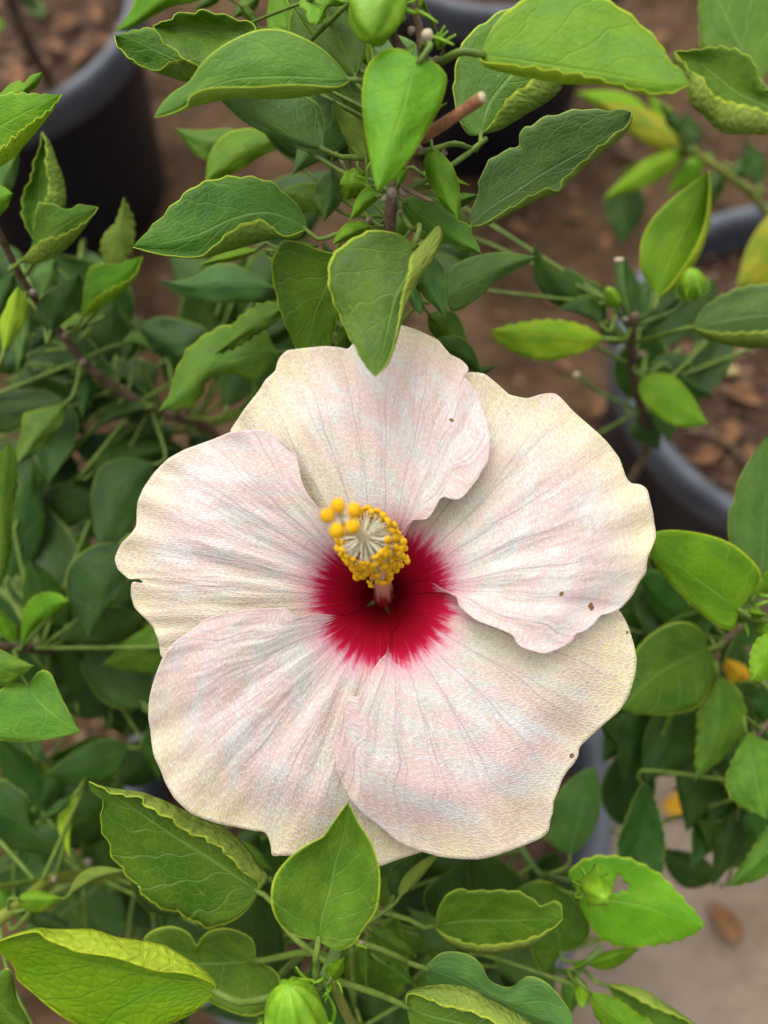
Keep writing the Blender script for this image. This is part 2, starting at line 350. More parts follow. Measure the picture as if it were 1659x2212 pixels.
# ------------------------------------------------------------------ leaves and stems
class Bush:
    def __init__(s, root): s.root = root; s.nodes = []; s.todo = []
def stem(b, pts, w, mat=None, name='stem', sides=10, label=None, w_is_px=True, n=None):
    """pts: (x, y, d) pixels and distance; w: list of widths in px at those points, or one"""
    ws = w if isinstance(w, (list, tuple)) else [w] * len(pts)
    n = n or max(8, 6 * len(pts)); path = cr([P(*p) for p in pts], n)
    rad = []
    for i, p in enumerate(path):
        f = i / (n - 1) * (len(ws) - 1); k = min(int(f), len(ws) - 2) if len(ws) > 1 else 0
        ww = ws[k] + (ws[min(k + 1, len(ws) - 1)] - ws[k]) * (f - k); d = (p - CAM).dot(FWD)
        bump = 1.0 + 0.10 * noise.noise(p * 140)
        rad.append(max(0.0003, ww * 0.5 * d / FPX * bump))
    o = child(tube_mesh(path, rad, sides), name, b.root, [mat or M_BARK])
    if name == 'stem': b.nodes += [(p, r) for p, r in zip(path, rad)]
    if label: o['label'] = label
    return o

def rails_leaf(b, kind, base, tip, rails, m=1, d=(0.3, 0.3), dz=None, us=None, teeth=0, amp=0.0, nv=34, nu=13, thick=0.00028,
               flip=False, hole=None, pet=True, pw=9, wave=0.0008, seed=None, name='leaf', label=None):
    """a leaf as rails from base to tip; rails run from one margin over the midrib (m) to the other, a fourth rail is a rolled-over margin"""
    if kind in ('mature', 'blue') and d[0] > 0.352: kind = 'dark'      # canopy shade low in the bush, put into the leaf colour
    k = len(rails); rnd = random.Random(seed if seed is not None else int(base[0] * 13 + base[1] * 7 + tip[0] * 3))
    if us is None: us = {2: [-1, 1], 3: [-1, 0, 1], 4: [-1, 0, 0.62, 1]}[k]
    if dz is None: dz = [0.003] * k; dz[m] = 0.0
    R2 = []
    for r in rails: R2.append(cr([Vector((*base, 0))] + [Vector((*q, 0)) for q in r] + [Vector((*tip, 0))], nv))
    if teeth:
        for e, nb in ((0, 1), (k - 1, k - 2)):
            for i in range(nv):
                v = i / (nv - 1)
                if 0.18 < v < 0.94:
                    t = (v * teeth + 0.3 * e) % 1.0; s = (t / 0.75 if t < 0.75 else (1 - t) / 0.25) - 0.5
                    o_ = R2[e][i] - R2[nb][i]
                    if o_.length > 1e-3: R2[e][i] = R2[e][i] + o_.normalized() * amp * s * (0.6 + 0.8 * rnd.random())
    grid = []; uvs = []; off = rnd.random() * 50
    for i in range(nv):
        v = i / (nv - 1); prof = max(0.0, math.sin(math.pi * min(1, max(0, v)))) ** 0.6; dd = d[0] + (d[1] - d[0]) * v
        if len(d) == 3: dd = (1 - v) ** 2 * d[0] + 2 * v * (1 - v) * d[2] + v * v * d[1]
        pts = [P(R2[j][i].x, R2[j][i].y, dd + dz[j] * prof) for j in range(k)]
        row = []; urow = []
        for j in range(nu):
            u = -1 + 2.0 * j / (nu - 1)
            s = 0
            while s < k - 2 and u > us[s + 1]: s += 1
            t = (u - us[s]) / (us[s + 1] - us[s])
            p1, p2 = pts[s], pts[s + 1]; p0 = pts[s - 1] if s > 0 else p1 * 2 - p2; p3 = pts[s + 2] if s + 2 < k else p2 * 2 - p1
            sm = 0.62
            lin = p1.lerp(p2, t); c = 0.5 * ((2 * p1) + (p2 - p0) * t + (2 * p0 - 5 * p1 + 4 * p2 - p3) * t * t + (3 * p1 - p0 - 3 * p2 + p3) * t ** 3)
            p = lin.lerp(c, sm)
            w_ = wave * prof * noise.noise(Vector((u * 1.6 + off, v * 4.0, off))) + wave * 0.9 * prof * abs(u) ** 2 * math.sin(v * 17 + off + 2 * u)
            row.append(p + (p - CAM).normalized() * w_); urow.append((u, v))
        grid.append(row); uvs.append(urow)
    # which way is the upper face: the broad first half shows it unless flip
    jm = max(1, int((us[min(1, k - 1)] + 1) / 2 * (nu - 1))); A = 0.0
    for i in range(0, nv - 1, 2):
        for j in range(jm):
            q = [grid[i][j], grid[i][j + 1], grid[i + 1][j + 1]]
            A += (q[1] - q[0]).cross(q[2] - q[0]).dot(CAM - q[0])
    fl = (A < 0) != flip
    hf = None
    if hole:
        hx, hy, hr = hole
        def hf(i, j):
            x, y, _ = proj(grid[i][j]); a = math.atan2(y - hy, x - hx)
            return math.hypot(x - hx, y - hy) < hr * (1 + 0.25 * math.sin(3 * a + 1))
    me = sheet_mesh(grid, uvs, thick, fl, hf)
    bw = grid[0][0]
    lo = bpy.data.objects.new(name, me)
    COLL.objects.link(lo); lo.parent = b.root; lo.location = bw - b.root.location
    me.transform(Matrix.Translation(-bw))
    for mt in LT[kind]: me.materials.append(mt)
    me.polygons.foreach_set('use_smooth', [True] * len(me.polygons))
    if label: lo['label'] = label
    if pet:
        mid = grid[3][(nu - 1) // 2]; b.todo.append((lo, bw, (bw - mid).normalized(), pet, pw, d[0]))
    return lo

def S(b, kind, base, tip, wl, wr, d=(0.3, 0.3), bend=0.0, cup=0.003, **kw):
    """an ovate leaf from base and tip pixels and its two half widths"""
    bx, by = base; tx, ty = tip; L = math.hypot(tx - bx, ty - by); dx, dy = (tx - bx) / L, (ty - by) / L; nx, ny = dy, -dx
    vs = (0.08, 0.2, 0.35, 0.5, 0.65, 0.8, 0.92); pr = (0.46, 0.83, 1.0, 0.95, 0.76, 0.44, 0.16)
    def rail(w): return [(bx + dx * L * v + nx * (bend * math.sin(math.pi * v) + w * p), by + dy * L * v + ny * (bend * math.sin(math.pi * v) + w * p)) for v, p in zip(vs, pr)]
    kw.setdefault('teeth', 7); kw.setdefault('amp', 3.0)
    return rails_leaf(b, kind, base, tip, [rail(wl), rail(0), rail(-wr)], 1, d, [cup, 0, cup], **kw)

def petioles(b):
    """join every leaf base to its stem"""
    for lo, p0, back, pet, pw, d in b.todo:
        if pet is True:
            best = min(b.nodes, key=lambda q: (q[0] - p0).length); p3 = best[0]; mids = []
        else:
            pts = [P(*q) for q in pet]; p3 = pts[-1]; mids = pts[:-1]
            best = min(b.nodes, key=lambda q: (q[0] - p3).length)
            if (best[0] - p3).length < 0.03: mids.append(p3); p3 = best[0]
        L = (p3 - p0).length
        path = [p0 - back * 0.0012, p0 + back * min(0.35 * L, 0.006)] + mids + [p3] if L > 0.004 else [p0, p3]
        path = cr(path, 12); r0 = pw * 0.5 * d / FPX
        me = tube_mesh(path, [r0 * (0.85 + 0.25 * i / 11) for i in range(12)], 7)
        child(me, 'petiole', lo, [M_PET])
    b.todo = []

# ================================================================== the setting
def axis(lo, hi, step, far):
    a = []; x = lo
    while x <= hi + 1e-6: a.append(x); x += step
    s = step; l = []; x = lo
    while x > -far: s *= 1.6; x -= s; l.append(x)
    s = step; r = []; x = hi
    while x < far: s *= 1.6; x += s; r.append(x)
    return l[::-1] + a + r
def terrain(name, xs, ys, z0, amp, mat, edge=None):
    V = []; F = []
    for y in ys:
        for x in xs:
            q = Vector((x, y, 0)); z = z0 + amp * noise.fractal(q * 14, 1.0, 2.0, 4) + amp * 0.5 * noise.noise(q * 90)
            if edge: z -= edge(x, y)
            V.append((x, y, z))
    n = len(xs)
    for j in range(len(ys) - 1):
        for i in range(n - 1): F.append((j * n + i, j * n + i + 1, (j + 1) * n + i + 1, (j + 1) * n + i))
    me = bpy.data.meshes.new(name); me.from_pydata(V, [], F)
    return tag(link(me, name, None, [mat]), kind='structure')
terrain('ground', axis(-0.9, 0.9, 0.016, 45), axis(-0.4, 1.6, 0.016, 45), 0.0, 0.006, M_DIRT)
# the dusty concrete that shows at the lower right: a thin worn slab with a ragged edge
pe = lambda x, y: 0.030 * smooth(0.0, 0.05, (0.16 - x) + 0.03 * noise.noise(Vector((y * 9, 0, 0)))) + 0.030 * smooth(0.0, 0.05, (y - 0.20) + 0.04 * noise.noise(Vector((x * 9, 3, 0))))
terrain('pavement', [0.10 + 0.018 * i for i in range(70)], [-0.5 + 0.018 * i for i in range(44)], 0.016, 0.0012, M_PAVE, pe)

def lathe(prof, seg=72, wob=0.0):
    V = []; F = []; n = len(prof)
    for k in range(seg):
        a = 2 * math.pi * k / seg; w = 1 + wob * noise.noise(Vector((math.cos(a) * 1.3, math.sin(a) * 1.3, 0)))
        for r, z in prof: V.append((r * w * math.cos(a), r * w * math.sin(a), z))
    for k in range(seg):
        for i in range(n - 1):
            a, b2 = k * n + i, ((k + 1) % seg) * n + i; F.append((a, b2, b2 + 1, a + 1))
    me = bpy.data.meshes.new('lathe'); me.from_pydata(V, [], F); return me
POT_H = 0.30
def pot(x, y, label, r=0.188):
    c = at_z(x, y, POT_H); c.z = 0
    e = empty('nursery_pot', c, label, 'plant pot', 'black plastic nursery pots around the flower')
    body = [(0.0, 0.003), (r - 0.050, 0.003), (r - 0.046, 0.010), (r - 0.030, 0.14), (r - 0.0145, 0.262), (r - 0.0145, 0.275), (r - 0.019, 0.275), (r - 0.036, 0.14)]
    link(lathe(body, wob=0.004), 'pot_body', e, [M_POT])
    rim = [(r - 0.0148, 0.258), (r - 0.002, 0.258), (r, 0.262), (r + 0.001, 0.290), (r - 0.001, 0.297), (r - 0.006, 0.300), (r - 0.012, 0.299), (r - 0.0155, 0.295), (r - 0.0175, 0.286), (r - 0.0178, 0.258), (r - 0.0148, 0.258)]
    link(lathe(rim, wob=0.004), 'pot_rim', e, [M_RIM])
    V = [(0, 0, 0.262)]; F = []; nr, ns = 26, 64
    for i in range(1, nr + 1):
        for k in range(ns):
            a = 2 * math.pi * k / ns; rr = (r - 0.0168) * i / nr; q = Vector((rr * math.cos(a) + c.x, rr * math.sin(a) + c.y, 0))
            V.append((rr * math.cos(a), rr * math.sin(a), 0.258 + 0.006 * noise.fractal(q * 30, 1, 2, 4) + 0.004 * noise.noise(q * 90) - 0.004 * smooth(0.8, 1, i / nr)))
    for k in range(ns): F.append((0, 1 + k, 1 + (k + 1) % ns))
    for i in range(nr - 1):
        for k in range(ns):
            k2 = (k + 1) % ns; F.append((1 + i * ns + k, 1 + (i + 1) * ns + k, 1 + (i + 1) * ns + k2, 1 + i * ns + k2))
    me = bpy.data.meshes.new('soil'); me.from_pydata(V, [], F); link(me, 'soil', e, [M_SOIL])
    return e
POT_A = pot(795, 1690, 'black nursery pot under the flower, mostly hidden by its leaves')
POT_B = pot(-62, 0, 'black nursery pot with grey rim and bare brown soil holding one leaning woody stem')
POT_C = pot(1765, 775, 'nursery pot whose dark soil has a yellow straw and a pale root on it', 0.182)
POT_D = pot(1080, -215, 'black nursery pot behind the brown cut branch stub')

# ================================================================== the bushes
def soil_pt(pot_, dx=0.0, dy=0.0): return pot_.location + Vector((dx, dy, 0.255))
def px(p): return proj(p)
TA = px(soil_pt(POT_A)); TA = (TA[0], TA[1], TA[2])
bushA = Bush(empty('hibiscus_bush', soil_pt(POT_A), 'leafy green hibiscus bush that bears the large pale flower', 'bush'))
A = bushA
FORK = (800, 1500, 0.50)
stem(A, [TA, (790, 1600, 0.55), FORK], [34, 30, 26])
stem(A, [FORK, (815, 1150, 0.40), (825, 850, 0.32), (838, 600, 0.262), (842, 490, 0.243), (848, 415, 0.236), (880, 300, 0.232), (908, 180, 0.229), (915, 105, 0.226), (897, 40, 0.226), (885, -60, 0.225)],
     [22, 24, 26, 28, 30, 30, 24, 24, 26, 26, 22])
stem(A, [FORK, (620, 1150, 0.46), (467, 940, 0.415), (333, 886, 0.385), (207, 806, 0.36), (140, 730, 0.345), (72, 640, 0.325), (25, 560, 0.305), (-30, 440, 0.285)], [22, 20, 20, 19, 22, 22, 20, 17, 15])
stem(A, [FORK, (1000, 1400, 0.49), (1250, 1180, 0.47), (1392, 985, 0.435), (1385, 885, 0.41), (1370, 813, 0.39), (1364, 720, 0.365), (1372, 680, 0.352)], [20, 18, 18, 17, 17, 19, 22, 20])
stem(A, [TA, (790, 1900, 0.46), (745, 1985, 0.33), (728, 2045, 0.268), (712, 2095, 0.248), (694, 2128, 0.242)], [26, 24, 24, 24, 26, 28], M_STEMG)
stem(A, [(712, 2110, 0.247), (735, 2160, 0.262), (765, 2215, 0.29), (800, 2200, 0.36), (815, 2050, 0.48), TA], [20, 21, 22, 22, 22, 22], M_OLIVE)
stem(A, [FORK, (1000, 1650, 0.46), (1150, 1868, 0.372), (1185, 1890, 0.335), (1240, 1905, 0.30), (1280, 1920, 0.288)], [20, 18, 18, 14, 12, 12], M_STEMG)
stem(A, [TA, (980, 1900, 0.50), (1130, 2060, 0.40), (1215, 2100, 0.345), (1245, 2095, 0.325), (1300, 2045, 0.325)], [20, 18, 18, 18, 16, 11], M_STEMG)
stem(A, [TA, (500, 1750, 0.48), (300, 1880, 0.40), (120, 1897, 0.345), (42, 1958, 0.32), (-30, 2000, 0.305)], [20, 18, 17, 18, 26, 28], M_OLIVE)
stem(A, [FORK, (500, 1450, 0.46), (250, 1440, 0.42), (112, 1405, 0.37), (42, 1400, 0.345), (-40, 1392, 0.325)], [18, 16, 16, 18, 20, 20])

def L(b, kind, base, tip, rails, d, dz=None, **kw):
    kw.setdefault('teeth', 9); kw['amp'] = 1.7 * kw.get('amp', 4.0)
    return rails_leaf(b, kind, base, tip, rails, 1, d, dz, **kw)
ROLL = [0.003, 0.002, 0.0035, -0.0045]      # a half that turns up so that its underside shows
# ---- upper shoot
L(A, 'young', (908, 130), (815, 412), [[(873, 108), (843, 105), (816, 117), (793, 143), (783, 187), (783, 233), (790, 293), (800, 350), (806, 383)], [(890, 160), (873, 227), (853, 283), (833, 350)],
   [(933, 133), (953, 147), (965, 167), (961, 197), (946, 240), (916, 293), (890, 337), (853, 387)]], (0.214, 0.210), [0.004, 0, 0.005], teeth=0, pet=[(915, 100, 0.222)], pw=15, nv=44)
L(A, 'mature', (758, 172), (333, 253), [[(740, 150), (720, 127), (693, 103), (653, 80), (603, 63), (553, 65), (500, 87), (460, 113), (433, 140), (407, 177), (373, 200), (347, 227)],
   [(690, 168), (600, 165), (500, 172), (420, 203), (370, 232)], [(735, 190), (686, 203), (620, 213), (553, 212), (500, 213), (450, 223), (410, 232), (383, 243), (360, 248)],
   [(735, 185), (713, 187), (653, 182), (603, 183), (553, 187), (500, 187), (450, 190), (420, 200), (405, 213), (403, 228), (365, 246)]], (0.232, 0.224), ROLL, teeth=0, pet=[(800, 172, 0.235), (905, 185, 0.235)], pw=13, nv=48)
L(A, 'mature', (475, 150), (248, 77), [[(430, 100), (390, 75), (328, 60), (287, 65)], [(400, 135), (330, 105), (285, 85)], [(430, 178), (393, 177), (340, 155), (290, 135), (255, 100)], [(440, 150), (400, 129), (360, 137), (340, 153), (300, 138), (258, 103)]],
  (0.262, 0.252), ROLL, amp=3, pet=[(640, 180, 0.255), (860, 290, 0.24)])
L(A, 'mature', (570, 120), (331, 57), [[(553, 60), (533, 47), (473, 30), (433, 22), (427, 26), (380, 30), (373, 40)], [(520, 74), (480, 73), (430, 66), (383, 62)], [(500, 150), (427, 140), (413, 137), (383, 113), (350, 87)]], (0.252, 0.246), [0.001, 0.006, -0.002], amp=4, teeth=6, pet=[(700, 190, 0.25), (880, 280, 0.235)])
L(A, 'young', (440, -40), (248, 68), [[(380, -60), (310, -30), (280, 25), (262, 52)], [(390, -20), (330, 15), (285, 48)], [(430, 0), (370, 15), (320, 42), (280, 64)]], (0.30, 0.33), teeth=0, pet=[(640, 0, 0.27), (890, 0, 0.235)])
L(A, 'young', (1040, 118), (1491, 182), [[(1048, 95), (1063, 62), (1090, 28), (1130, 0), (1200, -18), (1270, -12), (1320, 3), (1369, 37), (1396, 63), (1433, 100), (1440, 123), (1466, 143)], [(1106, 127), (1200, 142), (1330, 162), (1420, 177)],
   [(1050, 143), (1106, 160), (1160, 171), (1223, 181), (1290, 181), (1345, 189), (1400, 203), (1445, 202)], [(1042, 132), (1106, 138), (1173, 147), (1239, 157), (1289, 167), (1345, 184), (1400, 199), (1445, 199)]], (0.222, 0.212), [0.004, 0.002, 0.003, -0.0035], amp=5, teeth=10, nv=52, pet=[(945, 136, 0.228), (912, 140, 0.229)], pw=18)
L(A, 'mature', (1038, 290), (1185, 40), [[(1010, 290), (985, 240), (980, 170), (1000, 90), (1050, 45), (1110, 15)], [(1045, 255), (1060, 215), (1100, 165), (1140, 110)], [(1085, 278), (1139, 247), (1189, 217), (1218, 180), (1205, 110)], [(1060, 268), (1086, 227), (1106, 203), (1146, 175), (1172, 120)]],
  (0.262, 0.262), ROLL, amp=3, pet=[(985, 310, 0.25), (930, 325, 0.24), (885, 330, 0.235)], pw=12)
L(A, 'blue', (1016, 488), (1363, 243), [[(1016, 460), (1033, 417), (1036, 383), (1053, 353), (1073, 333), (1100, 322), (1118, 317), (1123, 287), (1149, 267), (1179, 252), (1229, 240), (1249, 235), (1306, 237), (1346, 236)], [(1060, 447), (1106, 417), (1173, 373), (1256, 327), (1323, 283)],
   [(1040, 490), (1106, 459), (1156, 434), (1203, 414), (1250, 372), (1300, 328), (1343, 297), (1364, 262)], [(1045, 482), (1106, 445), (1173, 408), (1205, 411), (1216, 387), (1256, 350), (1309, 303), (1355, 268)]], (0.262, 0.25), [0.002, 0.003, 0.003, -0.002], amp=4, nv=48, pet=[(985, 350 + 60, 0.255), (870, 410, 0.237)])
stem(A, [(1050, 300, 0.262), (985, 350, 0.252), (900, 400, 0.24), (855, 415, 0.237)], 12, M_PET, name='petiole_shoot')
L(A, 'young', (933, 318), (988, 470), [[(918, 337), (916, 363), (930, 400), (953, 440)], [(940, 360), (955, 400), (972, 440)], [(956, 333), (976, 357), (990, 393), (993, 433)]], (0.236, 0.232), teeth=0, pet=[(925, 305, 0.236), (890, 300, 0.233)], pw=9)
L(A, 'mature', (873, 435), (1040, 547), [[(886, 425), (920, 422), (953, 437), (983, 467), (1013, 487), (1023, 510)], [(905, 462), (945, 490), (995, 520)], [(868, 447), (873, 467), (890, 497), (916, 517), (953, 524), (976, 533), (1003, 543)]], (0.248, 0.243), amp=3, teeth=5, pet=[(850, 425, 0.24)])
L(A, 'mature', (896, 530), (811, 812), [[(880, 517), (853, 503), (806, 497), (770, 510), (740, 530), (716, 553), (710, 573), (708, 610), (716, 643), (730, 676), (746, 713), (766, 750), (786, 786), (800, 803)], [(888, 560), (873, 603), (853, 643), (840, 696), (828, 750)],
   [(925, 512), (953, 480), (959, 505), (936, 560), (913, 590), (896, 620), (876, 656), (866, 696), (850, 753), (834, 790)], [(914, 530), (902, 546), (886, 556), (881, 590), (866, 646), (860, 693), (848, 750), (832, 789)]], (0.228, 0.222), [0.003, 0.001, 0.002, -0.003], amp=3, teeth=12, nv=54, nu=15, pet=[(890, 495, 0.236), (850, 440, 0.24)], pw=13)
L(A, 'mature', (728, 550), (660, 810), [[(690, 540), (640, 522), (612, 520), (590, 553), (587, 590), (603, 666), (620, 710), (640, 755)], [(715, 590), (700, 630), (680, 676), (666, 740)], [(738, 600), (737, 650), (725, 706), (712, 750)]], (0.258, 0.285), [0.001, 0.003, 0.001], amp=3, pet=[(790, 500, 0.255), (840, 470, 0.242)])
L(A, 'mature', (661, 495), (287, 533), [[(661, 477), (646, 447), (620, 420), (586, 393), (553, 383), (507, 380), (460, 387), (417, 403), (377, 437), (347, 470), (323, 493)], [(630, 474), (570, 458), (500, 472), (430, 505), (360, 522)],
   [(643, 513), (600, 514), (545, 530), (480, 546), (425, 556), (350, 550)], [(613, 509), (573, 477), (540, 478), (500, 497), (457, 535), (425, 554), (350, 549)]], (0.258, 0.25), ROLL, amp=4, teeth=10, nv=48, pet=[(730, 505, 0.255), (835, 495, 0.245)], pw=11)
L(A, 'blue', (697, 322), (465, 205), [[(701, 280), (690, 228), (640, 200), (560, 190)], [(640, 296), (580, 262), (520, 228)], [(660, 327), (600, 302), (530, 265), (490, 230)]], (0.268, 0.262), teeth=0, pet=[(760, 340, 0.26), (872, 345, 0.238)], pw=13)
stem(A, [(668, 328, 0.272), (745, 375, 0.265), (840, 420, 0.24)], 11, M_PET, name='petiole_shoot')
L(A, 'young', (615, 300), (443, 396), [[(570, 280), (520, 278), (480, 295), (452, 335)], [(560, 312), (510, 337), (465, 370)], [(600, 322), (560, 340), (520, 367), (470, 390)]], (0.31, 0.315), teeth=0, pet=[(740, 380, 0.29), (840, 470, 0.245)])
L(A, 'mature', (540, 300), (377, 276), [[(500, 278), (440, 281), (400, 279)], [(480, 303), (420, 299)], [(500, 348), (440, 344), (405, 316)]], (0.325, 0.33), teeth=0, pet=[(700, 400, 0.30), (840, 500, 0.245)])
L(A, 'mature', (722, 447), (602, 418), [[(710, 413), (686, 397), (646, 397), (620, 405)], [(690, 430), (650, 425)], [(712, 455), (693, 457), (653, 458), (622, 440)]], (0.285, 0.29), teeth=0, pet=[(840, 470, 0.245)])
L(A, 'young', (797, 402), (733, 398), [[(793, 383), (766, 366), (746, 371)], [(775, 400), (750, 398)], [(780, 420), (760, 431), (741, 424)]], (0.24, 0.236), amp=4, teeth=5, nv=20, nu=9, pw=8, pet=[(845, 412, 0.237)])
L(A, 'young', (820, 424), (755, 476), [[(800, 402), (786, 408), (767, 434)], [(796, 428), (772, 452)], [(815, 432), (796, 449), (772, 468)]], (0.236, 0.23), teeth=0, nv=20, nu=9, pw=8, pet=[(846, 420, 0.237)])
L(A, 'young', (806, 490), (719, 528), [[(796, 484), (770, 477), (746, 484), (727, 506)], [(770, 496), (742, 512)], [(795, 500), (780, 508), (746, 522)]], (0.244, 0.24), teeth=0, nv=20, nu=9, pw=8, pet=[(842, 490, 0.243)])
L(A, 'mature', (792, 345), (720, 216), [[(763, 327), (743, 293), (726, 247)], [(785, 310), (758, 272), (735, 238)], [(800, 300), (783, 267), (766, 253), (740, 238)]], (0.246, 0.238), flip=True, teeth=0, pet=[(850, 380, 0.237)])
L(A, 'mature', (768, 165), (690, -70), [[(735, 150), (680, 90), (640, 30), (620, -10)], [(740, 100), (715, 40), (700, -10)], [(785, 130), (794, 90), (780, 40), (750, -20)]], (0.258, 0.265), teeth=0, pet=[(840, 190, 0.25), (905, 190, 0.232)])
L(A, 'young', (625, 112), (600, -60), [[(585, 75), (577, 40), (582, 0)], [(612, 60), (606, 0)], [(652, 62), (640, 10)]], (0.285, 0.29), teeth=0, pet=[(760, 150, 0.265), (905, 190, 0.232)])
L(A, 'young', (735, -45), (684, 52), [[(690, -40), (650, 0), (665, 40)], [(715, -10), (695, 25)], [(748, 5), (706, 18), (702, 46)]], (0.25, 0.243), amp=5, teeth=4, pet=[(880, -55, 0.228)])
S(A, 'mature', (800, 250), (725, 190), 20, 22, (0.262, 0.262), teeth=0)
S(A, 'mature', (760, 300), (740, 130), 35, 35, (0.285, 0.275), teeth=0)
S(A, 'blue', (720, 370), (700, 480), 32, 32, (0.275, 0.28), teeth=0)
S(A, 'young', (895, 260), (966, 222), 6, 10, (0.24, 0.238), teeth=0, nv=18, nu=7, pw=6)
S(A, 'mature', (800, 480), (840, 520), 18, 18, (0.25, 0.25), teeth=0, nv=18, nu=7)
S(A, 'mature', (960, 440), (1035, 420), 14, 18, (0.268, 0.268), teeth=0, nv=18, nu=7)
S(A, 'young', (905, 375), (1015, 400), 18, 18, (0.275, 0.272), teeth=0, nv=18, nu=7)
S(A, 'young', (858, 400), (882, 362), 12, 8, (0.232, 0.228), teeth=0, nv=18, nu=7, pw=6)
for q in [((560, -10), (500, 40), 18, 0.30), ((480, -20), (420, 22), 16, 0.31), ((575, 60), (640, 75), 12, 0.275), ((760, 60), (800, 150), 20, 0.268), ((520, 10), (560, 60), 12, 0.295)]:
    S(A, 'mature' if q[3] > 0.28 else 'young', q[0], q[1], q[2], q[2], (q[3], q[3]), teeth=0, nv=18, nu=7, pw=7)
# ---- under the upper shoot, above the flower
L(A, 'blue', (958, 640), (1159, 554), [[(975, 580), (1020, 555), (1070, 545), (1120, 548)], [(1010, 615), (1070, 585), (1120, 563)], [(975, 672), (1000, 667), (1040, 640), (1070, 610), (1130, 577)]], (0.295, 0.292), teeth=0, pet=[(880, 640, 0.28), (838, 590, 0.262)])
L(A, 'blue', (924, 556), (962, 688), [[(903, 600), (905, 620), (916, 642), (943, 667)], [(925, 600), (940, 640)], [(945, 562), (963, 592), (969, 632), (966, 665)]], (0.25, 0.248), teeth=0, pet=[(880, 540, 0.25), (842, 520, 0.248)])
L(A, 'blue', (888, 612), (911, 683), [[(882, 640), (890, 662)], [(893, 640), (903, 665)], [(902, 625), (915, 655)]], (0.25, 0.247), teeth=0, nv=18, nu=7, pw=7)
S(A, 'dark', (935, 735), (1042, 812), 30, 30, (0.285, 0.30), bend=12, teeth=0)
S(A, 'mature', (925, 680), (1012, 745), 38, 30, (0.30, 0.31), teeth=0)
S(A, 'dark', (1000, 820), (1072, 790), 14, 12, (0.31, 0.31), nv=18, nu=7)
S(A, 'mature', (760, 690), (735, 780), 20, 22, (0.29, 0.30), teeth=0)
S(A, 'dark', (640, 690), (500, 764), 28, 26, (0.325, 0.33))
L(A, 'mature', (600, 762), (343, 888), [[(560, 700), (497, 700), (447, 720), (407, 753), (387, 786), (375, 813), (368, 845)], [(520, 772), (450, 800), (390, 855)], [(553, 822), (520, 811), (483, 808), (450, 820), (440, 846), (420, 873), (383, 884)]], (0.315, 0.31), amp=4, pet=[(700, 780, 0.31), (830, 760, 0.30)])
L(A, 'mature', (617, 660), (462, 767), [[(590, 652), (553, 660), (510, 692), (485, 735)], [(570, 692), (520, 722)], [(600, 692), (553, 725), (505, 754)]], (0.302, 0.30), pet=[(740, 660, 0.29), (832, 680, 0.28)])
L(A, 'blue', (592, 620), (343, 603), [[(553, 594), (533, 582), (493, 569), (450, 576), (420, 597), (367, 608)], [(540, 615), (450, 615), (390, 615)], [(553, 651), (500, 654), (450, 653), (417, 646), (373, 630)]], (0.335, 0.335), teeth=0, pet=[(740, 600, 0.31), (836, 620, 0.27)])
S(A, 'young', (560, 540), (428, 572), 10, 14, (0.30, 0.30), teeth=0, nv=18, nu=9)
S(A, 'mature', (600, 545), (690, 530), 16, 18, (0.29, 0.275), teeth=0, nv=18, nu=9)
S(A, 'dark', (600, 840), (520, 880), 22, 24, (0.35, 0.36), teeth=0, nv=18, nu=9)
S(A, 'dark', (600, 560), (690, 600), 24, 24, (0.33, 0.33), teeth=0, nv=18, nu=9)
# ---- left branch
L(A, 'young', (-90, 340), (133, 203), [[(-60, 260), (0, 207), (43, 201), (95, 203)], [(-30, 290), (40, 250), (95, 222)], [(-40, 372), (20, 347), (50, 317), (83, 277), (112, 238)], [(-30, 345), (0, 320), (63, 267), (103, 240), (124, 215)]], (0.26, 0.245), ROLL, amp=5, teeth=12, pet=[(-60, 420, 0.28)])
L(A, 'young', (-60, 262), (91, 156), [[(0, 203), (20, 183), (43, 174), (51, 180), (67, 163)], [(0, 222), (40, 200), (70, 175)], [(0, 250), (63, 200), (80, 187), (91, 166)]], (0.272, 0.262), teeth=0, pet=[(-60, 420, 0.28)])
L(A, 'mature', (80, 530), (90, 286), [[(57, 490), (47, 460), (50, 417), (67, 387), (73, 350), (87, 318)], [(78, 480), (84, 420), (88, 355)], [(120, 500), (142, 447), (143, 417), (137, 383), (123, 347), (107, 307)], [(100, 480), (98, 433), (105, 397), (97, 357), (99, 320)]], (0.312, 0.305), [0, 0.004, 0.002, -0.004], amp=3, pet=[(70, 570, 0.315), (50, 600, 0.315)])
L(A, 'mature', (44, 565), (211, 448), [[(68, 530), (73, 490), (80, 443), (95, 437), (123, 443), (143, 453), (173, 442)], [(80, 534), (120, 497), (165, 471)], [(83, 571), (130, 548), (160, 520), (187, 484)], [(60, 545), (93, 517), (127, 510), (167, 490), (198, 467)]], (0.295, 0.282), ROLL, amp=3, pet=[(30, 570, 0.306)])
L(A, 'mature', (240, 590), (268, 428), [[(218, 545), (225, 508), (250, 480)], [(248, 540), (262, 485)], [(285, 545), (291, 487), (283, 457)]], (0.335, 0.325), flip=True, amp=3, pet=[(200, 680, 0.345), (142, 735, 0.345)])
L(A, 'young', (175, 690), (307, 554), [[(180, 640), (187, 600), (194, 578), (215, 570), (250, 571), (283, 560)], [(205, 645), (250, 605), (285, 575)], [(217, 663), (267, 626), (293, 597)], [(195, 655), (233, 627), (283, 600), (300, 577)]], (0.335, 0.325), ROLL, amp=3, pet=[(142, 725, 0.345)])
L(A, 'dark', (108, 718), (168, 591), [[(82, 690), (80, 660), (100, 630), (133, 612)], [(120, 675), (148, 630)], [(140, 695), (173, 665), (181, 626), (177, 602)]], (0.325, 0.318), teeth=0)
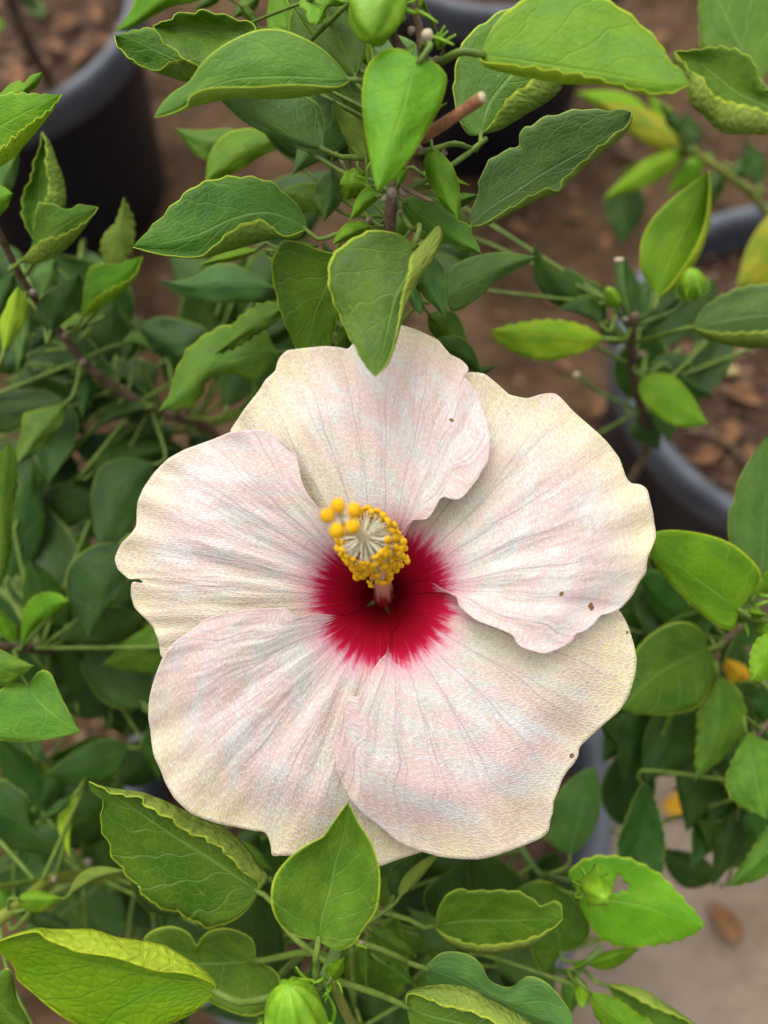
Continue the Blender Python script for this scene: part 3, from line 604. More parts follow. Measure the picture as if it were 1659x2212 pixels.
L(A, 'blue', (226, 808), (248, 652), [[(203, 770), (196, 720), (211, 678)], [(225, 750), (235, 700)], [(250, 765), (272, 735), (282, 713), (267, 676)]], (0.365, 0.36), teeth=0)
S(A, 'mature', (258, 745), (331, 762), 22, 4, (0.352, 0.352), bend=14, teeth=0, nv=18, nu=9)
L(A, 'dark', (402, 778), (302, 707), [[(350, 770), (318, 752), (306, 730)], [(370, 745), (330, 720)], [(420, 745), (445, 712), (400, 692), (347, 684), (320, 692)]], (0.37, 0.375), teeth=0)
stem(A, [(300, 778, 0.375), (335, 850, 0.385), (350, 890, 0.39)], 9, M_PET, name='petiole_shoot')
L(A, 'mature', (-60, 885), (146, 878), [[(0, 846), (50, 840), (100, 843), (133, 862)], [(0, 885), (80, 880)], [(0, 935), (43, 924), (110, 905)]], (0.365, 0.36), teeth=0)
L(A, 'mature', (140, 871), (37, 1004), [[(73, 887), (50, 897), (47, 936), (36, 968)], [(100, 915), (65, 960)], [(138, 906), (110, 944), (80, 977)]], (0.342, 0.33), teeth=0)
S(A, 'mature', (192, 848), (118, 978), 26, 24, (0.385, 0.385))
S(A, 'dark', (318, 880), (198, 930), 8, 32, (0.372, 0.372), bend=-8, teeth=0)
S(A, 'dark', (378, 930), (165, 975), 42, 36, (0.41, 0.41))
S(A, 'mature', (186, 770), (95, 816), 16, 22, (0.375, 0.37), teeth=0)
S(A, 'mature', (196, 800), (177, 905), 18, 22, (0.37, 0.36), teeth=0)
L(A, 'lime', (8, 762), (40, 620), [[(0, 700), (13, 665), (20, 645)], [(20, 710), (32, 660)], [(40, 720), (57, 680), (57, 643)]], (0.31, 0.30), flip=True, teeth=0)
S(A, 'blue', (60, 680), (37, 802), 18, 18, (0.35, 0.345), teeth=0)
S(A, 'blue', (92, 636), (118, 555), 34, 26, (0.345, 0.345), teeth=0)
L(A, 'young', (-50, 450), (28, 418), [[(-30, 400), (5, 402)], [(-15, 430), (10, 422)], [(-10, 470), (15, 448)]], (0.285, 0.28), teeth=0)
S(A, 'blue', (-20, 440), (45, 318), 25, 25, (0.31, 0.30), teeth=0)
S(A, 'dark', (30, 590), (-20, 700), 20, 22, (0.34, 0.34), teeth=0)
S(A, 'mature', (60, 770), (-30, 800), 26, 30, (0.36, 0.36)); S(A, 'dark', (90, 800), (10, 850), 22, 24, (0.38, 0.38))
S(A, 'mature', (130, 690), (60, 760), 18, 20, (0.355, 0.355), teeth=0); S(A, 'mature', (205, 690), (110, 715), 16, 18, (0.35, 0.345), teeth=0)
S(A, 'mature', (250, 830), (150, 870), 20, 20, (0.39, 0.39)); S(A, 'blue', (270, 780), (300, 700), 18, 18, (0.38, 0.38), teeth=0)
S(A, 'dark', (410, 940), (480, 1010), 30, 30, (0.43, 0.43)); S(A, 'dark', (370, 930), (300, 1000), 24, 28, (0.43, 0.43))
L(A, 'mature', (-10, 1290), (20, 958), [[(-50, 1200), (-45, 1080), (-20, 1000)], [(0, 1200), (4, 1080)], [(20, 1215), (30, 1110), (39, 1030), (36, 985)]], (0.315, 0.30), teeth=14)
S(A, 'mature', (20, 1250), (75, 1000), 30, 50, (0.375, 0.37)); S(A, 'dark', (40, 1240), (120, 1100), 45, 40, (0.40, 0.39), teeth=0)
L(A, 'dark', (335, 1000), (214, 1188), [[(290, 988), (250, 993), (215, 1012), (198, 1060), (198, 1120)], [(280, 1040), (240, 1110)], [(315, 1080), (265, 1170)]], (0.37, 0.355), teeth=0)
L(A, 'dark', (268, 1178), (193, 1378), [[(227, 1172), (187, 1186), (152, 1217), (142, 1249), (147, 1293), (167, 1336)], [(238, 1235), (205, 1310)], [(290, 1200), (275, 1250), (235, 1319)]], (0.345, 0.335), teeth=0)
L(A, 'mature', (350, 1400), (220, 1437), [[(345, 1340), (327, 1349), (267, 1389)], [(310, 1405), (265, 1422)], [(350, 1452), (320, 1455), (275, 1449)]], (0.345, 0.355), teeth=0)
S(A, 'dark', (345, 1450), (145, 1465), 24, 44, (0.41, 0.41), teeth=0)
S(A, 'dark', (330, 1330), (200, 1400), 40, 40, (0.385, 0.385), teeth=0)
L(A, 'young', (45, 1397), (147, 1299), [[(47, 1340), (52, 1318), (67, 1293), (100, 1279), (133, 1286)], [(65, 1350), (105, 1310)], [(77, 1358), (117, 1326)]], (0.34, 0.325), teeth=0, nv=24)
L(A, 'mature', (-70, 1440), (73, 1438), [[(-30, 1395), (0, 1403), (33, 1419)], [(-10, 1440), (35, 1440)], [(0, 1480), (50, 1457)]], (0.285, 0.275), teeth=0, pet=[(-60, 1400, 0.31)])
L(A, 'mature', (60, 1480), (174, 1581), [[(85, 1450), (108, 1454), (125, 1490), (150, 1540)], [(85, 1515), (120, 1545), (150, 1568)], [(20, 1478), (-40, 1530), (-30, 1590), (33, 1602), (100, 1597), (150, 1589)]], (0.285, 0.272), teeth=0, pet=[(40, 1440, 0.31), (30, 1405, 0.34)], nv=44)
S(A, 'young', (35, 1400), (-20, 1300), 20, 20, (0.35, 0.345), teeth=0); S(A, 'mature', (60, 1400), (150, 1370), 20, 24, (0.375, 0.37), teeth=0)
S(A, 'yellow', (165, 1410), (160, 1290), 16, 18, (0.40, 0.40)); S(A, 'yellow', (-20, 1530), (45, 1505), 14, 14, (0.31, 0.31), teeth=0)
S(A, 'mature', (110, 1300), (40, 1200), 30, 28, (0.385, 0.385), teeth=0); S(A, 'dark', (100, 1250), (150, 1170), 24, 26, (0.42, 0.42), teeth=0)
# ---- lower left
L(A, 'mature', (556, 1925), (192, 1689), [[(550, 1945), (520, 1979), (477, 2001), (437, 2002), (400, 1981), (333, 1956), (313, 1936), (260, 1876), (240, 1846), (233, 1819), (220, 1792), (215, 1766), (223, 1747), (220, 1729), (197, 1709)], [(510, 1893), (450, 1852), (370, 1802), (290, 1748), (235, 1714)],
   [(583, 1896), (563, 1872), (547, 1846), (523, 1816), (490, 1789), (450, 1772), (400, 1750), (350, 1726), (307, 1712), (277, 1707), (233, 1702)], [(556, 1905), (520, 1881), (500, 1858), (480, 1838), (443, 1813), (400, 1798), (373, 1774), (343, 1758), (317, 1744), (300, 1724), (257, 1719), (220, 1704)]],
  (0.272, 0.262), [0.002, 0.003, 0.003, -0.004], amp=5, teeth=11, nv=64, nu=15, pet=[(620, 2010, 0.27), (700, 2075, 0.255)], pw=14)
L(A, 'mature', (688, 2030), (751, 1735), [[(653, 2026), (620, 2012), (593, 1979), (585, 1932), (596, 1889), (630, 1849), (670, 1822), (696, 1809), (716, 1782), (740, 1749)], [(696, 1979), (713, 1919), (726, 1859), (743, 1802)],
   [(706, 2044), (736, 2053), (766, 2037), (786, 2006), (813, 1966), (821, 1909), (817, 1866), (800, 1819), (773, 1776), (760, 1749)]], (0.236, 0.229), [-0.003, 0.002, -0.003], teeth=0, nv=52, nu=15, pet=[(684, 2080, 0.24), (682, 2115, 0.242)], pw=16)
L(A, 'lime', (465, 2140), (-6, 2036), [[(460, 2152), (417, 2189), (367, 2213), (330, 2232), (240, 2242), (160, 2212), (110, 2179), (67, 2142), (37, 2116), (30, 2089), (0, 2058)], [(420, 2120), (340, 2110), (240, 2086), (140, 2064), (60, 2044)],
   [(467, 2126), (443, 2096), (400, 2066), (353, 2039), (300, 2029), (250, 2022), (200, 2006), (123, 2006), (80, 2007), (33, 2019)], [(457, 2124), (400, 2104), (333, 2097), (250, 2070), (167, 2057), (143, 2047), (100, 2030), (80, 2014), (35, 2022)]],
  (0.238, 0.228), [0.003, 0.003, 0.003, -0.004], teeth=0, nv=56, nu=15, pet=[(540, 2163, 0.24), (660, 2135, 0.244)], pw=18)
L(A, 'mature', (552, 2075), (300, 2066), [[(545, 2030), (500, 2007), (460, 2009), (437, 2024), (425, 2043), (407, 2016), (373, 2002), (333, 2009), (310, 2030)], [(480, 2080), (400, 2080), (340, 2075)], [(600, 2105), (605, 2160), (540, 2196), (440, 2160), (340, 2110)]], (0.295, 0.30), [0, 0.004, 0], teeth=0, nv=48, pet=[(663, 2057, 0.28), (715, 2070, 0.262)], pw=16)
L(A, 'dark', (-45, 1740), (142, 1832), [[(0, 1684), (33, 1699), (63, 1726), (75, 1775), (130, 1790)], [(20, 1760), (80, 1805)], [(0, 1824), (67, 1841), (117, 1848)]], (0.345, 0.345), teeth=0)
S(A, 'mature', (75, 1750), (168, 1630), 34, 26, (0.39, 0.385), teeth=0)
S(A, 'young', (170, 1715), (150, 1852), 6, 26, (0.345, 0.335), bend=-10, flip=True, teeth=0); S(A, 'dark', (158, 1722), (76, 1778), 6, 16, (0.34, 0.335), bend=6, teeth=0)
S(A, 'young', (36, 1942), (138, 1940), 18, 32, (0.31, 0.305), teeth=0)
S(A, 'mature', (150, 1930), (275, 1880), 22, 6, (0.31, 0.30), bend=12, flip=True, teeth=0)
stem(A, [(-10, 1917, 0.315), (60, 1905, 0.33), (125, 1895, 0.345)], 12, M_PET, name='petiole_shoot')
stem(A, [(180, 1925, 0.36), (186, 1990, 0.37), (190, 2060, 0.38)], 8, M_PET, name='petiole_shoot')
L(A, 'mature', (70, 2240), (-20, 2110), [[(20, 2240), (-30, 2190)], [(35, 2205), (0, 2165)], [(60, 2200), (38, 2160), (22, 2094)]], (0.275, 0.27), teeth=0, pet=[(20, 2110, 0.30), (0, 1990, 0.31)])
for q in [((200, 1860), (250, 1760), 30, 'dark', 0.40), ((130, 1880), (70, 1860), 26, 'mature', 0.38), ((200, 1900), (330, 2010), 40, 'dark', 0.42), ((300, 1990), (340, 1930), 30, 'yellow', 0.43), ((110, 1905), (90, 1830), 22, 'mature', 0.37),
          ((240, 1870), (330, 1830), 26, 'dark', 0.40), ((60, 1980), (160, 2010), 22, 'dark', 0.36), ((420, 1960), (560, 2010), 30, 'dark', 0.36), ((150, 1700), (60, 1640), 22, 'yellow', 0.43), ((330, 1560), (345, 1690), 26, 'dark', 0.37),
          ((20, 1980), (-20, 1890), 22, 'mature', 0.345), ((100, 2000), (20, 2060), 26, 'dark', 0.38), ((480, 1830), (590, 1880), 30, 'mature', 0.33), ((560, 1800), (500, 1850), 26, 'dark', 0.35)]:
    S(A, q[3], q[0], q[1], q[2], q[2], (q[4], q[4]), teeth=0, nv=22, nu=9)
# ---- lower middle
L(A, 'young', (713, 2116), (744, 2069), [[(702, 2096), (716, 2078)], [(724, 2098), (736, 2082)], [(731, 2115), (744, 2093)]], (0.238, 0.234), teeth=0, nv=20, nu=9, pw=7, pet=[(705, 2118, 0.243)])
L(A, 'mature', (878, 2174), (1190, 2270), [[(890, 2215), (940, 2255), (1050, 2280)], [(930, 2195), (1000, 2212), (1080, 2235)], [(876, 2150), (900, 2136), (953, 2126), (1000, 2129), (1026, 2139), (1053, 2156), (1106, 2183), (1150, 2214)], [(884, 2148), (920, 2157), (953, 2173), (1016, 2187), (1053, 2203), (1110, 2230)]], (0.258, 0.248), [0.002, 0.002, 0.003, -0.004], amp=3, nv=44, pet=[(810, 2145, 0.255), (725, 2118, 0.25)], pw=15)
L(A, 'blue', (920, 2092), (1238, 2225), [[(930, 2079), (953, 2059), (986, 2056), (1020, 2066), (1043, 2089), (1056, 2116), (1080, 2129), (1106, 2131), (1139, 2109), (1173, 2118), (1200, 2142), (1234, 2189)], [(980, 2112), (1060, 2152), (1150, 2190)], [(930, 2130), (1000, 2165), (1100, 2210)]], (0.275, 0.268), teeth=0, nv=48, pet=[(850, 2062, 0.27), (773, 2035, 0.268), (735, 2040, 0.27)], pw=14)
L(A, 'mature', (943, 1998), (1214, 1985), [[(946, 1966), (963, 1936), (986, 1921), (1016, 1924), (1106, 1924), (1146, 1939), (1166, 1956), (1209, 1948)], [(1010, 1987), (1090, 1987), (1160, 1985)], [(960, 2030), (1003, 2052), (1053, 2060), (1106, 2053), (1150, 2040), (1192, 2008)], [(950, 2012), (990, 2030), (1036, 2040), (1106, 2035), (1150, 2024), (1192, 2004)]], (0.295, 0.285), [0, 0.004, 0.003, -0.003], amp=3, nv=44, pet=[(880, 1985, 0.295), (810, 1968, 0.30), (760, 1960, 0.33)], pw=13)
L(A, 'mature', (1212, 2056), (1114, 1920), [[(1240, 2049), (1268, 2030), (1273, 1990), (1235, 1935), (1196, 1909), (1156, 1904)], [(1200, 2000), (1165, 1950)], [(1180, 2110), (1158, 2078), (1130, 2000), (1117, 1950)]], (0.325, 0.32), teeth=0)
L(A, 'young', (1248, 1930), (1520, 2003), [[(1228, 1890), (1246, 1866), (1283, 1849), (1333, 1849), (1373, 1859), (1426, 1889), (1459, 1922), (1489, 1956), (1516, 1986)], [(1310, 1942), (1390, 1957), (1460, 1982)], [(1255, 1960), (1270, 1990), (1290, 2022), (1319, 2039), (1353, 2047), (1416, 2042), (1476, 2029), (1508, 2012)]], (0.315, 0.305), amp=4, teeth=12, nv=60, nu=25, hole=(1336, 1908, 17), pet=[(1185, 1895, 0.335)])
S(A, 'young', (1270, 2082), (1385, 2046), 14, 26, (0.328, 0.325), teeth=0, nv=22)
L(A, 'young', (1272, 2142), (1450, 2265), [[(1323, 2152), (1373, 2186), (1413, 2212)], [(1310, 2180), (1370, 2225)], [(1279, 2178), (1300, 2215), (1360, 2260)]], (0.30, 0.29), amp=3, pet=[(1245, 2105, 0.325)])
L(A, 'mature', (1313, 2129), (1545, 2255), [[(1330, 2160), (1380, 2195), (1450, 2240)], [(1370, 2150), (1440, 2190)], [(1339, 2126), (1389, 2136), (1423, 2156), (1473, 2192), (1510, 2220)], [(1350, 2143), (1409, 2176), (1473, 2200), (1512, 2228)]], (0.318, 0.31), ROLL, amp=3, pet=[(1265, 2098, 0.325), (1245, 2095, 0.325)], pw=9)
for q in [((862, 1938), (952, 1838), 22, 6, 'mature', 0.285, True), ((848, 1938), (908, 1838), 34, 22, 'dark', 0.30, False), ((800, 2008), (899, 2066), 22, 24, 'mature', 0.295, False), ((965, 2005), (1002, 1862), 66, 40, 'dark', 0.335, False),
          ((985, 2062), (880, 1960), 30, 32, 'blue', 0.325, False), ((790, 2035), (791, 2132), 15, 16, 'mature', 0.31, False), ((770, 2145), (865, 2240), 40, 40, 'dark', 0.33, False), ((1010, 2080), (930, 2140), 24, 30, 'dark', 0.32, False),
          ((830, 2080), (900, 2130), 16, 20, 'mature', 0.31, False), ((1240, 2100), (1228, 2200), 22, 24, 'mature', 0.335, False), ((1246, 2108), (1275, 2170), 10, 12, 'young', 0.32, False), ((1238, 2094), (1275, 2072), 8, 8, 'young', 0.318, False),
          ((600, 2120), (560, 2200), 34, 30, 'dark', 0.33, False), ((640, 2090), (570, 2060), 26, 26, 'dark', 0.34, False), ((840, 1960), (830, 1890), 30, 26, 'mature', 0.32, False), ((1080, 1880), (1000, 1880), 22, 26, 'dark', 0.40, False),
          ((1190, 1900), (1130, 1960), 26, 26, 'dark', 0.36, False), ((1120, 2050), (1040, 2090), 20, 26, 'dark', 0.36, False)]:
    S(A, q[4], q[0], q[1], q[2], q[3], (q[5], q[5] - 0.004), teeth=0, nv=24, nu=9, flip=q[6])
stem(A, [(760, 2040, 0.315), (762, 2120, 0.32), (766, 2230, 0.33)], 13, M_PET, name='petiole_shoot')
# ---- right branch
L(A, 'young', (1420, 642), (1530, 369), [[(1400, 610), (1385, 586), (1383, 553), (1386, 520), (1406, 477), (1446, 433), (1489, 400)], [(1440, 570), (1480, 490), (1515, 420)], [(1462, 620), (1500, 570), (1519, 530), (1532, 483), (1536, 417)], [(1450, 612), (1486, 560), (1508, 520), (1524, 470), (1531, 415)]], (0.342, 0.33), ROLL, teeth=0, pet=[(1385, 690, 0.355)])
L(A, 'blotch', (1305, 732), (1062, 713), [[(1285, 715), (1245, 698), (1180, 690), (1110, 700)], [(1240, 728), (1180, 722), (1110, 714)], [(1280, 750), (1240, 768), (1180, 780), (1120, 765), (1072, 735)]], (0.345, 0.335), amp=3, pet=[(1350, 732, 0.36)], pw=13)
L(A, 'blue', (1496, 706), (1745, 685), [[(1523, 663), (1573, 630), (1623, 616), (1690, 620)], [(1570, 690), (1650, 680)], [(1523, 730), (1573, 746), (1623, 753), (1690, 745)], [(1535, 716), (1580, 718), (1659, 714), (1710, 705)]], (0.338, 0.33), ROLL, amp=3, pet=[(1416, 728, 0.355), (1366, 740, 0.368)], pw=11)
L(A, 'young', (1386, 812), (1529, 917), [[(1423, 806), (1456, 813), (1489, 846), (1513, 886)], [(1430, 845), (1485, 885)], [(1380, 846), (1406, 887), (1446, 914), (1483, 924)]], (0.375, 0.365), teeth=0)
S(A, 'mature', (1450, 800), (1546, 860), 6, 26, (0.398, 0.395), teeth=0); S(A, 'dark', (1398, 802), (1532, 784), 32, 22, (0.405, 0.405), teeth=0)
L(A, 'blue', (1312, 692), (1154, 529), [[(1309, 650), (1296, 616), (1266, 603), (1229, 580), (1206, 587), (1180, 565)], [(1260, 655), (1215, 620), (1175, 575)], [(1240, 672), (1199, 658), (1173, 634), (1152, 594)]], (0.362, 0.352), teeth=0)
S(A, 'dark', (1300, 702), (1203, 668), 4, 44, (0.35, 0.345), bend=-10, teeth=0)
S(A, 'blue', (1375, 690), (1348, 556), 22, 24, (0.40, 0.40), teeth=0); S(A, 'blue', (1392, 705), (1474, 638), 22, 18, (0.372, 0.368), teeth=0)
S(A, 'mature', (1385, 890), (1425, 972), 28, 42, (0.42, 0.415)); S(A, 'dark', (1350, 740), (1290, 690), 24, 20, (0.38, 0.38), teeth=0)
stem(A, [(1337, 562, 0.343), (1343, 630, 0.35), (1362, 705, 0.362)], [20, 19, 18], M_STEMG, name='branch_stub')
stem(A, [(1337, 558, 0.3425), (1337, 563, 0.343)], [19, 21], M_CUT, name='cut_end', n=4)
stem(A, [(1247, 812, 0.385), (1300, 850, 0.395), (1385, 890, 0.41)], 9, M_STEMG, name='branch_stub')
stem(A, [(1243, 808, 0.384), (1249, 813, 0.3855)], [16, 14], M_CUT, name='cut_end', n=4)
for pp in ([(1306, 696, 0.355), (1352, 735, 0.365)], [(1526, 740, 0.40), (1440, 822, 0.395), (1376, 840, 0.397)], [(1617, 756, 0.41), (1520, 792, 0.405), (1376, 850, 0.40)], [(1293, 937, 0.42), (1373, 893, 0.412)], [(1280, 745, 0.38), (1365, 790, 0.385)]):
    stem(A, pp, 9, M_PET, name='petiole_shoot')

# ---- the bush of the right-hand pot
bushC = Bush(empty('hibiscus_bush', soil_pt(POT_C), 'hibiscus bush with large glossy leaves, a whorled shoot and one golden dying leaf', 'bush')); C = bushC
TC = px(soil_pt(POT_C))
stem(C, [TC, (1745, 1000, 0.58), (1700, 1180, 0.42), (1655, 1270, 0.34), (1622, 1305, 0.322), (1600, 1340, 0.322)], [24, 22, 22, 22, 22, 16], M_STEMG)
stem(C, [(1745, 1000, 0.58), (1700, 1200, 0.46), (1620, 1330, 0.39), (1555, 1395, 0.365), (1548, 1450, 0.362)], [16, 15, 14, 14, 12])
stem(C, [(1740, 1020, 0.57), (1760, 1300, 0.42), (1690, 1520, 0.35), (1625, 1600, 0.335), (1600, 1720, 0.36)], [16, 16, 16, 14, 10])
stem(C, [TC, (1740, 600, 0.62), (1640, 440, 0.54), (1560, 370, 0.50), (1480, 318, 0.485)], [22, 20, 18, 17, 12], M_OLIVE)
stem(C, [(1740, 600, 0.62), (1780, 400, 0.46), (1740, 270, 0.36), (1690, 200, 0.335)], [18, 16, 14, 12])
L(C, 'young', (1597, 1318), (1400, 1158), [[(1619, 1293), (1637, 1266), (1644, 1239), (1623, 1209), (1583, 1176), (1539, 1158), (1496, 1149), (1456, 1145), (1420, 1148)], [(1540, 1275), (1475, 1226), (1425, 1183)], [(1587, 1355), (1572, 1361), (1539, 1343), (1506, 1319), (1466, 1279), (1429, 1239), (1406, 1203)]], (0.308, 0.29), teeth=0, nv=48, pw=14)
L(C, 'blue', (1640, 1275), (1655, 942), [[(1600, 1240), (1576, 1172), (1574, 1106), (1583, 1086), (1596, 1036), (1623, 986)], [(1648, 1180), (1654, 1050)], [(1700, 1230), (1730, 1120), (1705, 1000)]], (0.325, 0.315), teeth=0, nv=40)
L(C, 'mature', (1530, 1403), (1342, 1532), [[(1523, 1373), (1499, 1349), (1466, 1343), (1423, 1359), (1383, 1393), (1350, 1450)], [(1480, 1422), (1420, 1455), (1372, 1500)], [(1541, 1413), (1544, 1443), (1533, 1486), (1516, 1519), (1489, 1536), (1439, 1544), (1373, 1542)]], (0.345, 0.325), teeth=0, nv=44, pet=[(1560, 1385, 0.36)], pw=13)
L(C, 'mature', (1549, 1460), (1501, 1686), [[(1533, 1493), (1509, 1533), (1505, 1579), (1502, 1640)], [(1552, 1540), (1535, 1620)], [(1583, 1476), (1609, 1523), (1610, 1573), (1579, 1623), (1539, 1657)]], (0.345, 0.34), amp=3, nv=40)
L(C, 'mature', (1452, 1520), (1396, 1690), [[(1406, 1556), (1389, 1606), (1388, 1659)], [(1445, 1580), (1420, 1640)], [(1505, 1540), (1503, 1575), (1489, 1633), (1455, 1662)]], (0.37, 0.365), amp=3)
L(C, 'mature', (1378, 1540), (1347, 1707), [[(1339, 1556), (1335, 1640)], [(1370, 1600), (1355, 1660)], [(1405, 1573), (1392, 1640), (1365, 1690)]], (0.385, 0.38), amp=3)
L(C, 'dark', (1502, 1346), (1384, 1250), [[(1490, 1310), (1440, 1240), (1400, 1235)], [(1455, 1310), (1415, 1280)], [(1489, 1362), (1439, 1350), (1406, 1313)]], (0.37, 0.36), teeth=0)
S(C, 'gold', (1622, 1470), (1556, 1420), 30, 18, (0.385, 0.385), teeth=0, nv=22, nu=9, label='golden yellow dying leaf')
L(C, 'young', (1700, 1372), (1622, 1472), [[(1650, 1372), (1626, 1396), (1619, 1433)], [(1665, 1410), (1640, 1445)], [(1700, 1430), (1659, 1468)]], (0.30, 0.295), amp=3)
L(C, 'mature', (1612, 1580), (1656, 1770), [[(1583, 1640), (1567, 1690), (1590, 1735)], [(1625, 1650), (1640, 1720)], [(1680, 1620), (1692, 1700)]], (0.322, 0.312), amp=4)
L(C, 'mature', (1715, 1755), (1570, 1916), [[(1660, 1785), (1620, 1840), (1590, 1885)], [(1670, 1825), (1615, 1880)], [(1710, 1840), (1650, 1895), (1605, 1910)]], (0.33, 0.32), amp=3, pet=[(1690, 1640, 0.34), (1650, 1570, 0.34)])
for q in [((1562, 1690), (1512, 1838), 30, 24, 'dark', 0.40), ((1602, 1735), (1538, 1918), 34, 28, 'dark', 0.37), ((1574, 1688), (1444, 1706), 14, 16, 'blue', 0.42), ((1302, 1560), (1337, 1613), 34, 12, 'mature', 0.355), ((1620, 1600), (1560, 1680), 26, 26, 'dark', 0.36),
          ((1640, 1480), (1690, 1600), 30, 30, 'mature', 0.36), ((1600, 1500), (1640, 1620), 24, 24, 'dark', 0.38), ((1560, 1620), (1590, 1720), 20, 22, 'dark', 0.40), ((1470, 1350), (1400, 1330), 24, 24, 'dark', 0.40), ((1500, 1360), (1420, 1400), 26, 26, 'dark', 0.41),
          ((1630, 1290), (1680, 1220), 18, 18, 'young', 0.32), ((1640, 1330), (1670, 1400), 16, 16, 'young', 0.315), ((1610, 1320), (1660, 1330), 10, 10, 'young', 0.312), ((1460, 1520), (1430, 1590), 6, 6, 'young', 0.36), ((1380, 1540), (1300, 1650), 30, 40, 'dark', 0.41),
          ((1620, 1740), (1650, 1860), 26, 26, 'mature', 0.36), ((1420, 1350), (1380, 1290), 20, 26, 'dark', 0.40)]:
    S(C, q[4], q[0], q[1], q[2], q[3], (q[5], q[5] - 0.004), teeth=0, nv=24, nu=9)
L(A, 'blue', (1230, 1850), (1286, 1655), [[(1190, 1825), (1180, 1800), (1196, 1739), (1216, 1699), (1256, 1666)], [(1245, 1790), (1270, 1710)], [(1259, 1829), (1286, 1789), (1297, 1742), (1294, 1692)]], (0.345, 0.345), teeth=0)
L(C, 'mature', (1390, 1690), (1430, 1897), [[(1372, 1720), (1352, 1770), (1333, 1825), (1350, 1875)], [(1392, 1740), (1386, 1790), (1374, 1845)], [(1406, 1709), (1426, 1759), (1437, 1809), (1435, 1859)]], (0.36, 0.352), [-0.004, 0.003, 0.002], amp=3)
L(C, 'mature', (1645, 175), (1480, -120), [[(1560, 135), (1514, 100), (1510, 67), (1508, 10), (1498, -40)], [(1599, 100), (1560, 20), (1520, -50)], [(1700, 90), (1690, 0), (1600, -90)]], (0.335, 0.34), amp=3)
L(C, 'mature', (1702, 250), (1458, 112), [[(1690, 200), (1649, 190), (1629, 133), (1599, 110), (1553, 100), (1500, 108)], [(1650, 225), (1590, 195), (1530, 148), (1490, 126)], [(1680, 288), (1606, 293), (1556, 288), (1523, 255), (1489, 223), (1481, 180), (1456, 132)], [(1690, 256), (1659, 243), (1626, 230), (1569, 217), (1536, 197), (1516, 163), (1497, 157), (1474, 130)]], (0.305, 0.295), [0.002, 0.006, 0.002, -0.004], amp=4, teeth=11, nv=48)
for q in [((1500, 325), (1285, 215), 34, 34, 'yellow', 0.49), ((1480, 325), (1300, 432), 26, 26, 'lime', 0.49), ((1470, 320), (1400, 200), 30, 30, 'lime', 0.50), ((1350, 385), (1345, 530), 46, 42, 'mature', 0.53), ((1520, 340), (1440, 420), 24, 24, 'lime', 0.50),
          ((1560, 370), (1500, 470), 24, 28, 'mature', 0.54), ((1640, 400), (1610, 300), 24, 28, 'mature', 0.50), ((1500, 320), (1480, 240), 22, 24, 'mature', 0.48), ((1580, 380), (1659, 330), 20, 22, 'dark', 0.52), ((1400, 240), (1240, 200), 22, 26, 'lime', 0.52), ((1440, 240), (1480, 290), 16, 18, 'blue', 0.45)]:
    S(C, q[4], q[0], q[1], q[2], q[3], (q[5], q[5]), teeth=0, nv=22, nu=9, pw=9)
L(C, 'yellow', (1745, 425), (1590, 618), [[(1690, 447), (1648, 478), (1612, 540)], [(1700, 500), (1635, 575)], [(1740, 540), (1670, 612)]], (0.47, 0.45), teeth=0, label='leaf with a golden yellow half', pet=[(1740, 600, 0.62)])

# ---- the bare woody stem in the pot at the upper left
B = Bush(empty('hibiscus_bush', at_z(118, 205, 0.257), 'bare grey-brown woody stem leaning over brown potting soil', 'bush'))
q0 = proj(B.root.location)
stem(B, [q0, (100, 165, q0[2] - 0.015), (60, 95, 0.78), (25, 10, 0.74), (0, -70, 0.70)], [25, 26, 27, 27, 24])
stem(B, [(60, 95, 0.78), (20, 110, 0.785), (-40, 90, 0.76)], [12, 10, 8])
S(B, 'young', (-40, 60), (14, 52), 18, 22, (0.70, 0.69), teeth=0, nv=18, nu=7); S(B, 'blue', (40, -40), (85, 30), 18, 20, (0.72, 0.73), teeth=0, nv=18, nu=7)

# ---- buds, cut stubs and scars of the flowering bush
def ball(c, r, axes, seg=20, rings=14, ribs=0, ribamp=0.0, taper=0.0, nz=0.0):
    ax, up = axes; ax = ax.normalized(); sx = ax.cross(up).normalized(); sy = sx.cross(ax); V = []; F = []
    for i in range(rings + 1):
        ph = math.pi * i / rings
        for k in range(seg):
            th = 2 * math.pi * k / seg; rr = math.sin(ph) * (1 + ribamp * math.cos(ribs * th)) * (1 - taper * math.cos(ph))
            p = c + (sx * math.cos(th) * rr * r[0] + sy * math.sin(th) * rr * r[0]) + ax * math.cos(ph) * r[1]
            if nz: p = p + (p - c).normalized() * nz * noise.noise(p * 900)
            V.append(tuple(p))
    for i in range(rings):
        for k in range(seg):
            k2 = (k + 1) % seg; F.append((i * seg + k, i * seg + k2, (i + 1) * seg + k2, (i + 1) * seg + k))
    me = bpy.data.meshes.new('ball'); me.from_pydata(V, [], F); return me
